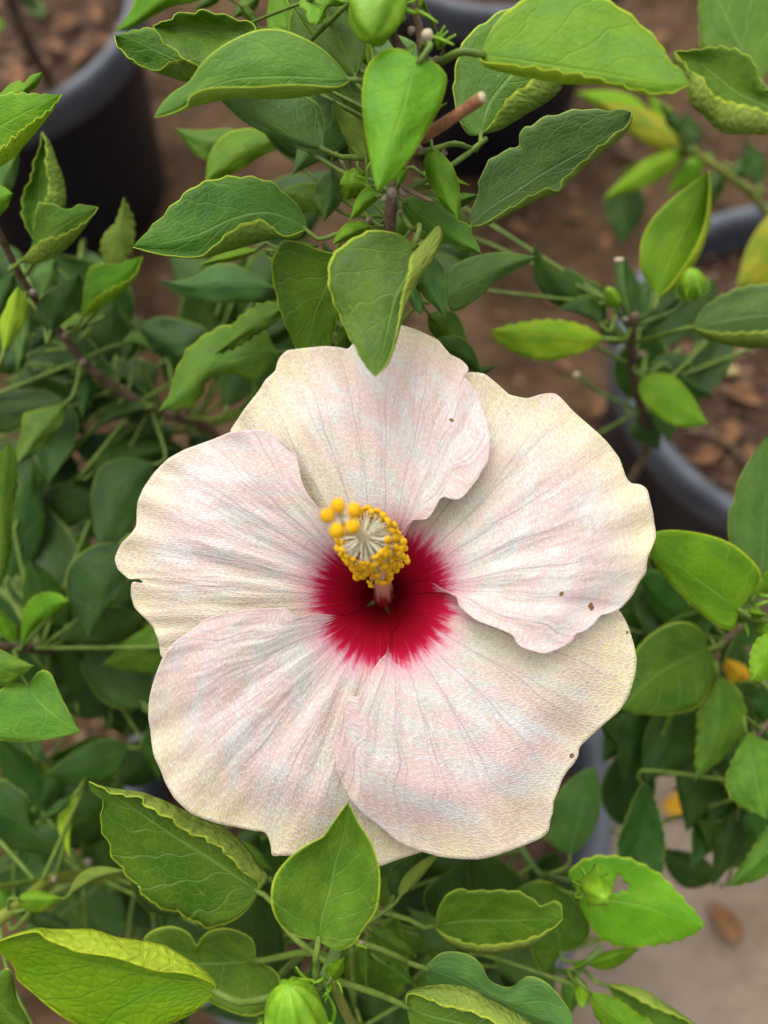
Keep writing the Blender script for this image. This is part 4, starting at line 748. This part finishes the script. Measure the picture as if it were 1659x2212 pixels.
def bud(b, c, tip, rpx, ribs=5, bracts=8, brlen=1.0, label=None):
    """c: middle, tip: where it points (pixels + d); bud body with ridged sepals and a whorl of bracts at its foot"""
    cw, tw = P(*c), P(*tip); ax = (tw - cw); r = rpx * c[2] / FPX; Ln = ax.length; ax.normalize()
    up = ax.cross(Vector((0.37, 0.5, 0.2))).normalized()
    e = child(ball(cw, (r, Ln), (ax, up), 64, 20, ribs, 0.09, 0.12), 'bud', b.root, [M_BUD])
    if label: e['label'] = label
    foot = cw - ax * Ln * 0.9; sx = ax.cross(up).normalized(); sy = sx.cross(ax)
    for k in range(bracts):
        a = 2 * math.pi * k / bracts + 0.4; o = sx * math.cos(a) + sy * math.sin(a); h = brlen * (0.85 + 0.3 * random.random())
        pth = cr([foot, foot + o * r * 0.75 + ax * r * 0.05, foot + o * r * 1.42 + ax * r * 0.6 * h, foot + o * r * 1.36 + ax * r * 1.25 * h, foot + o * r * 0.95 * h + ax * r * 1.6 * h], 12)
        child(tube_mesh(pth, [r * 0.12 * (1 - 0.75 * (i / 11) ** 2) for i in range(12)], 6), 'bract', e, [M_BUD])
    b.nodes.append((foot, r * 0.3)); return e
bud(A, (812, 8, 0.218), (806, 82, 0.212), 62, bracts=9, brlen=0.9, label='fat pale green flower bud')
stem(A, [(818, -58, 0.224), (870, -45, 0.227), (890, -40, 0.2265)], [16, 18, 18], M_STEMG, name='bud_stalk')
stem(A, [(838, 40, 0.232), (852, 85, 0.231), (880, 120, 0.229), (908, 150, 0.229)], [22, 22, 22, 20], M_BARK, name='branch_stub')
bud(A, (638, 2212, 0.234), (624, 2128, 0.228), 66, ribs=9, bracts=10, brlen=1.15, label='bright green ribbed bud with curled thread-like bracts')
stem(A, [(648, 2262, 0.236), (680, 2200, 0.246), (690, 2130, 0.243)], [16, 18, 18], M_STEMG, name='bud_stalk')
bud(A, (1288, 1922, 0.283), (1306, 1940, 0.272), 30, label='small round green bud on a curved stalk')
bud(A, (1494, 612, 0.336), (1491, 580, 0.332), 25, label='small pointed green bud')
stem(A, [(1497, 640, 0.34), (1460, 670, 0.348), (1370, 705, 0.362)], [10, 12, 13], M_STEMG, name='bud_stalk')
bud(A, (1323, 642, 0.350), (1312, 622, 0.345), 15, bracts=6)
stem(A, [(1326, 655, 0.353), (1345, 690, 0.36), (1366, 725, 0.365)], 9, M_STEMG, name='bud_stalk')
bud(A, (1256, 2152, 0.312), (1258, 2175, 0.306), 13, bracts=6)
stem(A, [(1255, 2138, 0.316), (1250, 2110, 0.322), (1245, 2096, 0.325)], 8, M_STEMG, name='bud_stalk')
# brown cut branch
stem(A, [(890, 305, 0.232), (930, 285, 0.228), (985, 250, 0.222), (1040, 212, 0.216)], [26, 27, 26, 26], M_REDBARK, name='branch_stub', sides=16, label='red-brown cut branch stub')
stem(A, [(1039, 212.5, 0.2163), (1044, 209.5, 0.2157)], [25, 24], M_CUT, name='cut_end', sides=16, n=4)
def scar(x, y, d, r, mat=M_CUT):
    c = P(x, y, d); n_ = (CAM - c).normalized() + Vector((random.uniform(-.3, .3), random.uniform(-.3, .3), random.uniform(-.3, .3)))
    ri = r * d / FPX; me = ball(c, (ri, ri * 0.75), (n_, RIGHT), 14, 8, 0, 0, 0, 0.0003); child(me, 'leaf_scar', A.root, [mat])
for s_ in ((923, 77, 0.217, 13), (888, 66, 0.222, 9), (847, 418, 0.229, 12), (873, 414, 0.231, 11), (832, 430, 0.231, 8), (905, 322, 0.226, 9), (960, 330, 0.248, 7), (943, 128, 0.226, 6), (864, 458, 0.237, 6), (780, 2038, 0.262, 7), (797, 475, 0.243, 8), (140, 727, 0.337, 8), (180, 782, 0.35, 8), (262, 838, 0.375, 8), (72, 632, 0.318, 9), (117, 1898, 0.338, 8), (190, 1862, 0.36, 9), (1383, 765, 0.372, 9), (1350, 690, 0.352, 7)):
    scar(*s_, mat=M_SCAR if s_[3] < 12.5 else M_CUT)
stem(A, [(868, 402, 0.231), (890, 415, 0.227), (915, 428, 0.222), (936, 436, 0.219)], [12, 10, 9, 7], M_BARK, name='dry_stipule')
stem(A, [(852, 430, 0.228), (846, 443, 0.224)], [5, 2], M_BARK, name='dry_stipule', n=6)
for (x, y, d, a, ln) in [(900, 30, 0.222, 200, 60), (885, 20, 0.222, 160, 50), (905, 15, 0.221, 300, 60), (900, 22, 0.222, 30, 55), (950, 95, 0.224, 280, 40), (945, 100, 0.224, 300, 38), (955, 98, 0.224, 320, 36), (948, 105, 0.225, 260, 35), (880, 105, 0.226, 100, 32), (892, 100, 0.226, 120, 32), (935, 80, 0.22, 20, 50), (790, 388, 0.234, 200, 30), (785, 378, 0.234, 240, 34), (797, 380, 0.234, 270, 30),
                        (680, 2120, 0.24, 190, 45), (672, 2124, 0.24, 225, 50), (705, 2126, 0.243, 90, 40), (715, 2128, 0.243, 120, 30), (720, 2108, 0.243, 60, 45), (700, 2112, 0.242, 150, 25), (770, 2040, 0.262, 20, 26), (1620, 1290, 0.318, 300, 45), (1630, 1310, 0.318, 340, 45), (1640, 1285, 0.318, 10, 45), (1600, 1340, 0.32, 60, 40), (1625, 1330, 0.318, 30, 45)]:
    b = C if x > 1500 else A
    ca, sa = math.cos(R(a)), math.sin(R(a))
    stem(b, [(x, y, d), (x + ca * ln * 0.5 + sa * 3, y + sa * ln * 0.5, d - 0.002), (x + ca * ln - sa * 4, y + sa * ln, d - 0.003)], [9, 8, 2], M_BUD, name='stipule', n=8, sides=6)

# ---- leaves deeper inside the flowering bush, each on its own stalk
rf = random.Random(11)
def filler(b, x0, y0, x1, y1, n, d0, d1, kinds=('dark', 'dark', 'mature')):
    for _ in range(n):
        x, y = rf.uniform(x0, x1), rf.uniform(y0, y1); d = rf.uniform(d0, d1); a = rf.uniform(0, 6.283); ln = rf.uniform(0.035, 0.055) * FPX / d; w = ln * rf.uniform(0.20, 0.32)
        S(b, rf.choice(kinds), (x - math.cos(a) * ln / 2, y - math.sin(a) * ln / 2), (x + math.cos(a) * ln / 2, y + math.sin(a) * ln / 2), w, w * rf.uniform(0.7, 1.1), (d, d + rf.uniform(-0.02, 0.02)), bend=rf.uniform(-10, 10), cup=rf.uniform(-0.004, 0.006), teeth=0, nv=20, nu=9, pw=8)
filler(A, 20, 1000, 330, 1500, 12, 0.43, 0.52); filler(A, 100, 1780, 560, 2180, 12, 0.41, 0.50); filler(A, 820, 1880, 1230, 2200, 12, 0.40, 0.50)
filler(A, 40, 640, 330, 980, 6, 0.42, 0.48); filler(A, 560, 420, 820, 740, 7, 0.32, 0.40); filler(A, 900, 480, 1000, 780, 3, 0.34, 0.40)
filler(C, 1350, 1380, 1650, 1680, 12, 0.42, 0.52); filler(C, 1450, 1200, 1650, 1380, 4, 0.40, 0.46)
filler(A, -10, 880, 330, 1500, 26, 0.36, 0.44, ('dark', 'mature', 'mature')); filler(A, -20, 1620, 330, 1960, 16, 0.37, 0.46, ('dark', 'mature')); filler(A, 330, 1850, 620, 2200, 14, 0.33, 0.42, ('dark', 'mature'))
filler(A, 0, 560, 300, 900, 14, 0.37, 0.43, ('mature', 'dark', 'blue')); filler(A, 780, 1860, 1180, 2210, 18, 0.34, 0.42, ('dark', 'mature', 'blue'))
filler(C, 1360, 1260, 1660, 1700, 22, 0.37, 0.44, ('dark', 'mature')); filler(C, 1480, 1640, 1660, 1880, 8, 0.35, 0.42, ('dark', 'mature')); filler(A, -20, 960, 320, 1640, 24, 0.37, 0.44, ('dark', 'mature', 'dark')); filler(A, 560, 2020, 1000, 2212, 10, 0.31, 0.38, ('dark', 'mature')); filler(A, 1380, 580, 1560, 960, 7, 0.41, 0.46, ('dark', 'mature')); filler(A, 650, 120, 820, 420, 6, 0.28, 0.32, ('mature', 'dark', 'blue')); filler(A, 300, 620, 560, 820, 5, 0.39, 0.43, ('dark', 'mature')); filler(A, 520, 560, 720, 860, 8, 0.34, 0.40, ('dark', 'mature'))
for b in (A, C, B): petioles(b)

# ================================================================== the flower
FC = (828.0, 1290.0)
flower = empty('hibiscus_flower', P(828, 1290, 0.312), 'large open cream and pink hibiscus flower with a deep red eye', 'flower')
def pdepth(r): return 0.2495 + 0.037 * math.exp(-(r / 98.0) ** 2) + 0.004 * math.exp(-(r / 240.0) ** 2)
PETALS = [   # name, foot, covered side, outer margin, covering side (foot to corner)
 ('top', (828, 1282), [(700, 1195), (590, 1060)], [(497, 930), (530, 880), (560, 843), (573, 820), (596, 800), (598, 783), (607, 767), (620, 756), (670, 750), (706, 747), (735, 750), (753, 755), (760, 743), (790, 722), (830, 706), (866, 701), (903, 713), (946, 733), (973, 766), (996, 776), (1013, 793), (1009, 804), (999, 811), (1020, 830), (1036, 850), (1041, 880), (1053, 906), (1060, 953), (1056, 993), (1030, 1036)],
  [(842, 1225), (853, 1170), (873, 1143), (887, 1125), (916, 1123), (930, 1111), (943, 1086), (957, 1074), (993, 1078)]),
 ('right', (840, 1288), [(862, 1180), (930, 985)], [(985, 850), (1000, 812), (1013, 803), (1046, 806), (1076, 830), (1100, 853), (1139, 861), (1173, 850), (1199, 848), (1216, 863), (1236, 886), (1263, 910), (1293, 936), (1313, 956), (1339, 990), (1353, 1033), (1363, 1045), (1383, 1045), (1399, 1056), (1403, 1076), (1411, 1106), (1413, 1126), (1418, 1156), (1411, 1179), (1399, 1203), (1396, 1239), (1379, 1259), (1369, 1283), (1343, 1314), (1313, 1326), (1299, 1326), (1286, 1346), (1266, 1363), (1243, 1369), (1239, 1386), (1216, 1399), (1179, 1413), (1156, 1406)],
  [(870, 1272), (903, 1258), (930, 1256), (953, 1269), (984, 1287), (991, 1308), (1026, 1338), (1063, 1353), (1104, 1370), (1121, 1394)]),
 ('low_right', (837, 1299), [(930, 1250), (1150, 1268)], [(1310, 1300), (1339, 1318), (1356, 1349), (1369, 1389), (1376, 1423), (1373, 1456), (1359, 1503), (1339, 1536), (1306, 1563), (1263, 1603), (1249, 1616), (1252, 1628), (1239, 1653), (1229, 1660), (1213, 1686), (1206, 1709), (1193, 1739), (1197, 1750), (1189, 1769), (1186, 1796), (1173, 1809), (1139, 1824), (1106, 1836), (1070, 1849), (1036, 1857), (990, 1856), (953, 1852), (915, 1841), (886, 1832), (853, 1816), (833, 1796), (786, 1762), (753, 1722), (736, 1689), (726, 1655), (725, 1626), (730, 1583)],
  [(862, 1335), (847, 1370), (841, 1403), (820, 1426), (800, 1456), (785, 1485), (774, 1506), (758, 1503), (744, 1522), (741, 1549)]),
 ('low_left', (821, 1300), [(880, 1400), (918, 1640)], [(935, 1800), (925, 1836), (886, 1849), (853, 1859), (823, 1872), (780, 1866), (700, 1854), (640, 1850), (606, 1848), (586, 1851), (586, 1832), (580, 1808), (572, 1796), (553, 1796), (520, 1789), (467, 1779), (413, 1759), (377, 1726), (357, 1692), (345, 1659), (333, 1636), (327, 1606), (325, 1579), (320, 1553), (321, 1520), (323, 1503), (333, 1466), (347, 1429), (360, 1406), (377, 1386), (410, 1363), (443, 1339), (483, 1326)],
  [(770, 1320), (736, 1329), (686, 1326), (650, 1334), (634, 1328), (618, 1315), (586, 1315), (545, 1317)]),
 ('left', (816, 1288), [(735, 1352), (590, 1405)], [(370, 1432), (347, 1419), (343, 1386), (330, 1353), (313, 1336), (290, 1313), (282, 1285), (284, 1256), (312, 1260), (296, 1247), (277, 1251), (253, 1229), (247, 1206), (260, 1176), (283, 1153), (295, 1136), (295, 1106), (297, 1083), (310, 1053), (333, 1020), (363, 990), (400, 970), (457, 950), (497, 933), (553, 926), (573, 930), (596, 943), (620, 966)],
  [(785, 1238), (740, 1170), (698, 1108), (684, 1094), (664, 1066), (652, 1040), (646, 1010), (639, 984)])]
def even(pts, n, rnd):
    L_ = [0.0]
    for a, b2 in zip(pts, pts[1:]): L_.append(L_[-1] + math.hypot(b2[0] - a[0], b2[1] - a[1]))
    out = []; j = 0
    for i in range(n):
        s = L_[-1] * i / (n - 1)
        while j < len(L_) - 2 and L_[j + 1] < s: j += 1
        t = (s - L_[j]) / max(1e-6, L_[j + 1] - L_[j]); x = pts[j][0] + (pts[j + 1][0] - pts[j][0]) * t; y = pts[j][1] + (pts[j + 1][1] - pts[j][1]) * t
        out.append((x, y))
    for _ in range(2): out = [out[0]] + [((a[0] + 2 * b2[0] + c[0]) / 4, (a[1] + 2 * b2[1] + c[1]) / 4) for a, b2, c in zip(out, out[1:], out[2:])] + [out[-1]]
    return out
for pi_, (nm, base, lside, outl, rside) in enumerate(PETALS):
    rnd = random.Random(pi_); NS, NT_ = 190, 76; off = pi_ * 17.3
    ol = even(outl, NS, rnd); inner = list(ol)
    for _ in range(160): inner = [inner[0]] + [((a_[0] + 2 * b_[0] + c_[0]) / 4, (a_[1] + 2 * b_[1] + c_[1]) / 4) for a_, b_, c_ in zip(inner, inner[1:], inner[2:])] + [inner[-1]]
    tot = 0
    LS = cr([Vector((*base, 0))] + [Vector((*q, 0)) for q in lside] + [Vector((*ol[0], 0))], NT_); RS = cr([Vector((*base, 0))] + [Vector((*q, 0)) for q in rside] + [Vector((*ol[-1], 0))], NT_)
    # angle round the petal's own foot, from the covered (first) side to the covering (last) side
    angs = []; prev = None
    for (x, y) in inner:
        a = math.atan2(y - base[1], x - base[0])
        if prev is not None:
            while a - prev > math.pi: a -= 2 * math.pi
            while a - prev < -math.pi: a += 2 * math.pi
            a = max(a, prev + 1e-4)
        angs.append(a); prev = a
    a0, a1 = angs[0], angs[-1]
    grid = []; uvs = []
    for (x, y), (ix, iy), a in zip(ol, inner, angs):
        s = (a - a0) / (a1 - a0); row = []; ur = []; wl_, wr_ = (1 - s) ** 6, s ** 6
        for t_ in range(NT_):
            t = t_ / (NT_ - 1); tw = t ** 7; qx = base[0] + (ix + (x - ix) * tw - base[0]) * t; qy = base[1] + (iy + (y - iy) * tw - base[1]) * t
            qx += wl_ * (LS[t_].x - base[0] - (ol[0][0] - base[0]) * t) + wr_ * (RS[t_].x - base[0] - (ol[-1][0] - base[0]) * t)
            qy += wl_ * (LS[t_].y - base[1] - (ol[0][1] - base[1]) * t) + wr_ * (RS[t_].y - base[1] - (ol[-1][1] - base[1]) * t)
            r = math.hypot(qx - FC[0], qy - FC[1]); rb = math.hypot(qx - base[0], qy - base[1])
            d = pdepth(r); big = smooth(20, 240, rb)
            d += (0.5 - s) * 0.0095 * big - 0.0022 * big * s ** 5                               # covering side nearer the camera
            d += 0.0065 * smooth(0.72, 1.0, t) * smooth(150, 420, rb) * (1 - 0.8 * smooth(0.75, 0.95, s))       # margins fall back
            d -= 0.0025 * math.sin(math.pi * min(1, rb / 480.0))
            nz = noise.noise(Vector((s * 9 + off, rb / 330.0, off)))
            d += 0.0016 * nz * smooth(60, 300, rb)
            d += 0.0006 * noise.noise(Vector((s * 22 + off, rb / 150.0, off + 5))) * smooth(60, 300, rb)
            d += 0.00022 * noise.noise(Vector((s * 70 + off, rb / 45.0, off + 9))) * smooth(110, 300, rb)
            d += 0.0026 * smooth(0.72, 1.0, t) * smooth(200, 420, rb) * noise.noise(Vector((s * 15 + off, 2.0 + t, off)))
            d += 0.0003 * math.sin(s * 34 + off) * smooth(130, 420, rb) * (0.4 + 0.6 * nz)
            row.append(P(qx, qy, d)); ur.append((s, r / 500.0))
        grid.append(row); uvs.append(ur)
    q = (grid[100][40], grid[101][40], grid[101][41]); fl = (q[1] - q[0]).cross(q[2] - q[0]).dot(CAM - q[0])
    # grid order (i, j): face (i,j),(i,j+1),(i+1,j+1) is opposite to q's turn
    me = sheet_mesh(grid, uvs, 0.00030, flip=(fl > 0))
    po = child(me, 'petal', flower, [M_PETAL, M_PETAL])
    for (bx, by, br) in {'right': [(1273, 1309, 11), (1213, 1283, 5)], 'low_right': [(1234, 1632, 6), (1355, 1366, 3)], 'top': [(975, 909, 5)]}.get(nm, []):
        # a small brown bite mark, a thin dry crust lying on the petal
        g_ = min((p for row in grid for p in row), key=lambda p: (proj(p)[0] - bx) ** 2 + (proj(p)[1] - by) ** 2); dd = proj(g_)[2] - 0.0004
        vv = [tuple(P(bx, by, dd))] + [tuple(P(bx + br * (0.7 + 0.6 * rnd.random()) * math.cos(k_ * 0.4488), by + br * (0.7 + 0.6 * rnd.random()) * math.sin(k_ * 0.4488), dd + 0.0003)) for k_ in range(14)]
        mb = bpy.data.meshes.new('blemish'); mb.from_pydata(vv, [], [(0, 1 + k_, 1 + (k_ + 1) % 14) for k_ in range(14)]); child(mb, 'blemish', po, [M_DRY])
# calyx and stalk behind the petals
cc = P(828, 1290, 0.296); cx = (CAM - cc).normalized(); cax = cx.cross(RIGHT).normalized(); cay = cax.cross(cx)
calyx = child(ball(P(828, 1290, 0.307), (0.0062, 0.0105), (cx, RIGHT), 24, 14, 5, 0.06, 0.0), 'calyx', flower, [M_STEMG])
for k in range(5):
    a = 2 * math.pi * (k + 0.35) / 5; o_ = cax * math.cos(a) + cay * math.sin(a); sd = cx.cross(o_)
    g = []; uvq = []
    for i in range(13):
        v = i / 12; rad = 0.0035 + 0.017 * v; w = 0.0062 * math.sin(math.pi * min(1, 0.12 + 0.88 * v)) ** 0.8 + 0.0002
        g.append([P(828, 1290, 0.304) + o_ * rad + cx * (0.0050 * v * v) - cx * 0.002 + sd * w * u_ * 1.0 for u_ in (-1, -0.5, 0, 0.5, 1)]); uvq.append([(u_, v) for u_ in (-1, -0.5, 0, 0.5, 1)])
    child(sheet_mesh(g, uvq, 0.0003), 'sepal', calyx, [M_STEMG, M_STEMG])
pth = cr([P(828, 1290, 0.314), P(831, 1260, 0.330), P(838, 1150, 0.365), P(822, 950, 0.345)], 18)
child(tube_mesh(pth, 0.0016, 9), 'flower_stalk', flower, [M_STEMG])
# column of stamens
cpx = [(828, 1293, 0.292), (827, 1255, 0.272), (823, 1214, 0.254), (801, 1176, 0.234), (770, 1144, 0.2135), (741, 1120, 0.1985)]
col = cr([P(*p) for p in cpx], 46)
child(tube_mesh(col, [(0.0040 - 0.0014 * smooth(0, 0.35, i / 45) - 0.0013 * smooth(0.45, 1, i / 45)) for i in range(46)], 18, True, True), 'staminal_column', flower, [M_COL])
rs = random.Random(3)
def anther(c, n_, r, parent):
    a = n_.normalized(); t = a.cross(Vector((rs.random() - .5, rs.random() - .5, rs.random() - .5))).normalized()
    V = []; F = []; sg, rg = 10, 7
    for i in range(rg + 1):
        ph = math.pi * i / rg
        for k in range(sg):
            th = 2 * math.pi * k / sg
            q = t * math.cos(ph) * 1.35 + (a * math.cos(th) * 0.75 + t.cross(a) * math.sin(th)) * math.sin(ph)
            q = q - a * 0.55 * (math.cos(ph) ** 2)                        # kidney: both ends bend back
            q = q * (1 + 0.22 * noise.noise(q * 3.1 + c * 900)); V.append(tuple(c + q * r))
    for i in range(rg):
        for k in range(sg):
            k2 = (k + 1) % sg; F.append((i * sg + k, i * sg + k2, (i + 1) * sg + k2, (i + 1) * sg + k))
    me = bpy.data.meshes.new('anther'); me.from_pydata(V, [], F); return child(me, 'anther', parent, [M_ANTH])
def stamen(p0, p1, p2, r=0.00022, ar=0.00085):
    pt = cr([p0, p1, p2], 8); o = child(tube_mesh(pt, [r * (1.25 - 0.5 * i / 7) for i in range(8)], 6), 'stamen', flower, [M_FILA])
    anther(p2, p2 - p1, ar, o)
NSTA = 230
for i in range(NSTA):
    f = 0.45 + 0.30 * ((i + 0.5) / NSTA) ** 0.9 + rs.uniform(-0.012, 0.012); k = f * 45; j = min(44, int(k)); p = col[j].lerp(col[j + 1], k - j); t = (col[j + 1] - col[j]).normalized()
    a = i * 2.39996 + rs.uniform(-0.25, 0.25); n1 = t.cross(RIGHT).normalized(); n2 = t.cross(n1); o_ = n1 * math.cos(a) + n2 * math.sin(a)
    fr = (i + 0.5) / NSTA; ln = 0.0094 * (0.86 + 0.22 * rs.random()) * (1.0 - 0.12 * fr)
    p1 = p + o_ * ln * 0.55 + t * 0.0012; p2 = p + o_ * ln + t * (0.0010 + 0.0016 * rs.random())
    stamen(p + o_ * 0.0008, p1, p2, ar=0.00102 * rs.uniform(0.8, 1.15))
stamen(P(813, 1216, 0.252), P(810, 1232, 0.247), P(808, 1244, 0.2435), 0.00026, 0.00085)
stamen(P(830, 1212, 0.250), P(842, 1221, 0.246), P(852, 1229, 0.2425), 0.00026, 0.00085)
stamen(P(822, 1218, 0.251), P(820, 1230, 0.2475), P(815, 1236, 0.247), 0.0002, 0.0005)
tipc = col[-1]; tdir = (col[-1] - col[-4]).normalized()
for (x, y) in ((730, 1093), (766, 1102), (707, 1114), (762, 1138), (727, 1147)):
    e_ = P(x, y, 0.1945); pt = cr([tipc - tdir * 0.001, tipc + tdir * 0.0022 + (e_ - tipc) * 0.25, e_], 8)
    sb = child(tube_mesh(pt, 0.00042, 7), 'style_branch', flower, [M_FILA])
    child(ball(e_, (0.00200, 0.00190), ((e_ - tipc), UP), 18, 12, 0, 0, 0, 0.00022), 'stigma', sb, [M_STIG])

# ================================================================== litter
def litter_leaf(x, y, z, ln, ang, mat, label, group, curl=0.35, name='fallen_leaf', cat='leaf', loc=None):
    c = loc if loc is not None else at_z(x, y, z); g = []; uvq = []; ca, sa = math.cos(ang), math.sin(ang)
    for i in range(13):
        v = i / 12; w = ln * 0.27 * math.sin(math.pi * (0.06 + 0.92 * v)) ** 0.8; row = []; ur = []
        for u in (-1, -0.6, -0.25, 0, 0.25, 0.6, 1):
            lx = (v - 0.5) * ln; ly = u * w; lz = 0.004 + abs(u) ** 1.6 * w * curl + 0.12 * ln * (v - 0.5) ** 2 + 0.003 * noise.noise(Vector((v * 4 + x, u * 2, y)))
            row.append(Vector((c.x + lx * ca - ly * sa, c.y + lx * sa + ly * ca, c.z + lz))); ur.append((u, v))
        g.append(row); uvq.append(ur)
    me = sheet_mesh(g, uvq, 0.0004); me.transform(Matrix.Translation(-c)); o = link(me, name, None, mat); o.location = c
    return tag(o, label, cat, group)
DRY = 'brown dry fallen leaf curled on the bare earth'; GD = 'dry leaves fallen on the earth'
for (x, y, a, l_) in [(1305, 530, 1.2, 0.030), (1240, 470, 0.3, 0.036), (1180, 640, 2.0, 0.034), (1390, 420, 0.8, 0.032), (1290, 880, 1.1, 0.036), (1215, 790, 2.5, 0.03), (1120, 500, 2.9, 0.034), (560, 640, 0.4, 0.04), (1420, 90, 0.9, 0.045)]:
    litter_leaf(x, y, 0.004, l_, a, [M_DRY, M_DRY], DRY, GD)
for (x, y, a, l_) in [(1560, 1990, 2.2, 0.045)]:
    litter_leaf(x, y, 0.017, l_, a, [M_DRY, M_DRY], 'long red-brown dry leaf lying on the dusty concrete', None, 0.9)
litter_leaf(1475, 1735, 0.016, 0.050, 0.2, [LT['gold'][0]] * 2, 'golden yellow leaf lying on the dusty concrete', None, 0.5)
for (x, y, a, l_) in [(150, 60, 0.5, 0.035), (210, 40, 2.0, 0.03), (175, 130, 1.2, 0.03), (120, 110, 2.6, 0.03), (230, 100, 0.2, 0.028), (40, 170, 1.9, 0.04), (1570, 940, 1.1, 0.03), (1600, 860, 2.7, 0.034), (1520, 990, 0.4, 0.03), (1620, 1000, 1.7, 0.03)]:
    litter_leaf(x, y, 0.262, l_, a, [M_DRY, M_DRY], 'brown shred of leaf litter on the soil by the leaning woody stem' if x < 800 else 'brown shred of leaf litter on the dark soil by the yellow straw', 'leaf litter by the woody stem' if x < 800 else 'leaf litter by the straw', 0.6)
litter_leaf(82, 26, 0.262, 0.034, 2.1, [LT['blue'][0]] * 2, 'small grey-green fallen leaf on brown soil by the leaning woody stem', None, 0.4)
def twig(pts, r, name, label, cat, mat, z=None):
    ps = [at_z(x, y, zz) for (x, y, zz) in pts]; pt = cr(ps, 14); c = ps[0].copy(); me = tube_mesh(pt, [r * (1 + 0.15 * noise.noise(p * 90)) for p in pt], 8); me.transform(Matrix.Translation(-c))
    o = link(me, name, None, [mat]); o.location = c; return tag(o, label, cat)
twig([(1515, 806, 0.266), (1550, 803, 0.268), (1590, 802, 0.265)], 0.0042, 'straw', 'short yellow straw lying on dark potting soil', 'straw', M_STRAW)
twig([(1480, 930, 0.262), (1540, 940, 0.266), (1590, 975, 0.264), (1640, 1040, 0.262)], 0.003, 'root', 'pale thin root curving over dark potting soil', 'root', M_BARK)
twig([(1330, 330, 0.004), (1400, 352, 0.008), (1470, 345, 0.005)], 0.0075, 'stick', 'thick grey-brown stick lying on the earth under the yellowing leaves', 'stick', M_BARK)
# crumbs of earth nobody could count
rc = random.Random(21); V = []; F = []
def crumb(c, r):
    b0 = len(V); t = (1 + 5 ** 0.5) / 2
    ico = [(-1, t, 0), (1, t, 0), (-1, -t, 0), (1, -t, 0), (0, -1, t), (0, 1, t), (0, -1, -t), (0, 1, -t), (t, 0, -1), (t, 0, 1), (-t, 0, -1), (-t, 0, 1)]
    s = [rc.uniform(0.7, 1.3) for _ in range(3)]
    for q in ico:
        k = r / 1.9 * rc.uniform(0.75, 1.2); V.append((c.x + q[0] * k * s[0], c.y + q[1] * k * s[1], c.z + q[2] * k * s[2] * 0.7))
    for f in ((0, 11, 5), (0, 5, 1), (0, 1, 7), (0, 7, 10), (0, 10, 11), (1, 5, 9), (5, 11, 4), (11, 10, 2), (10, 7, 6), (7, 1, 8), (3, 9, 4), (3, 4, 2), (3, 2, 6), (3, 6, 8), (3, 8, 9), (4, 9, 5), (2, 4, 11), (6, 2, 10), (8, 6, 7), (9, 8, 1)):
        F.append(tuple(b0 + i for i in f))
def clear(p):
    for pt_ in (POT_A, POT_B, POT_C, POT_D):
        if (Vector((p.x, p.y, 0)) - Vector((pt_.location.x, pt_.location.y, 0))).length < 0.20: return False
    return not (p.x > 0.13 and p.y < 0.22)
n_ = 0
while n_ < 2600:
    p = Vector((rc.uniform(-0.75, 0.75), rc.uniform(-0.1, 1.3), 0.001))
    if clear(p): crumb(p, rc.uniform(0.0015, 0.0055) * (2.0 if rc.random() < 0.04 else 1)); n_ += 1
me = bpy.data.meshes.new('earth_crumbs'); me.from_pydata(V, [], F)
tag(link(me, 'earth_crumbs', None, [M_CLOD], False), 'loose brown crumbs of earth scattered over the ground', 'earth', None, 'stuff')
for pot_, lab in ((POT_B, 'loose brown crumbs of soil and bark around the leaning woody stem'), (POT_C, 'loose dark crumbs of soil and bark around the yellow straw')):
    V = []; F = []
    for _ in range(900):
        a = rc.uniform(0, 6.283); rr = 0.165 * rc.random() ** 0.5; crumb(Vector((pot_.location.x + rr * math.cos(a), pot_.location.y + rr * math.sin(a), 0.258)), rc.uniform(0.0012, 0.0045) * (2.2 if rc.random() < 0.05 else 1))
    me = bpy.data.meshes.new('soil_crumbs'); me.from_pydata(V, [], F); tag(link(me, 'soil_crumbs', None, [M_CLOD], False), lab, 'soil', None, 'stuff')
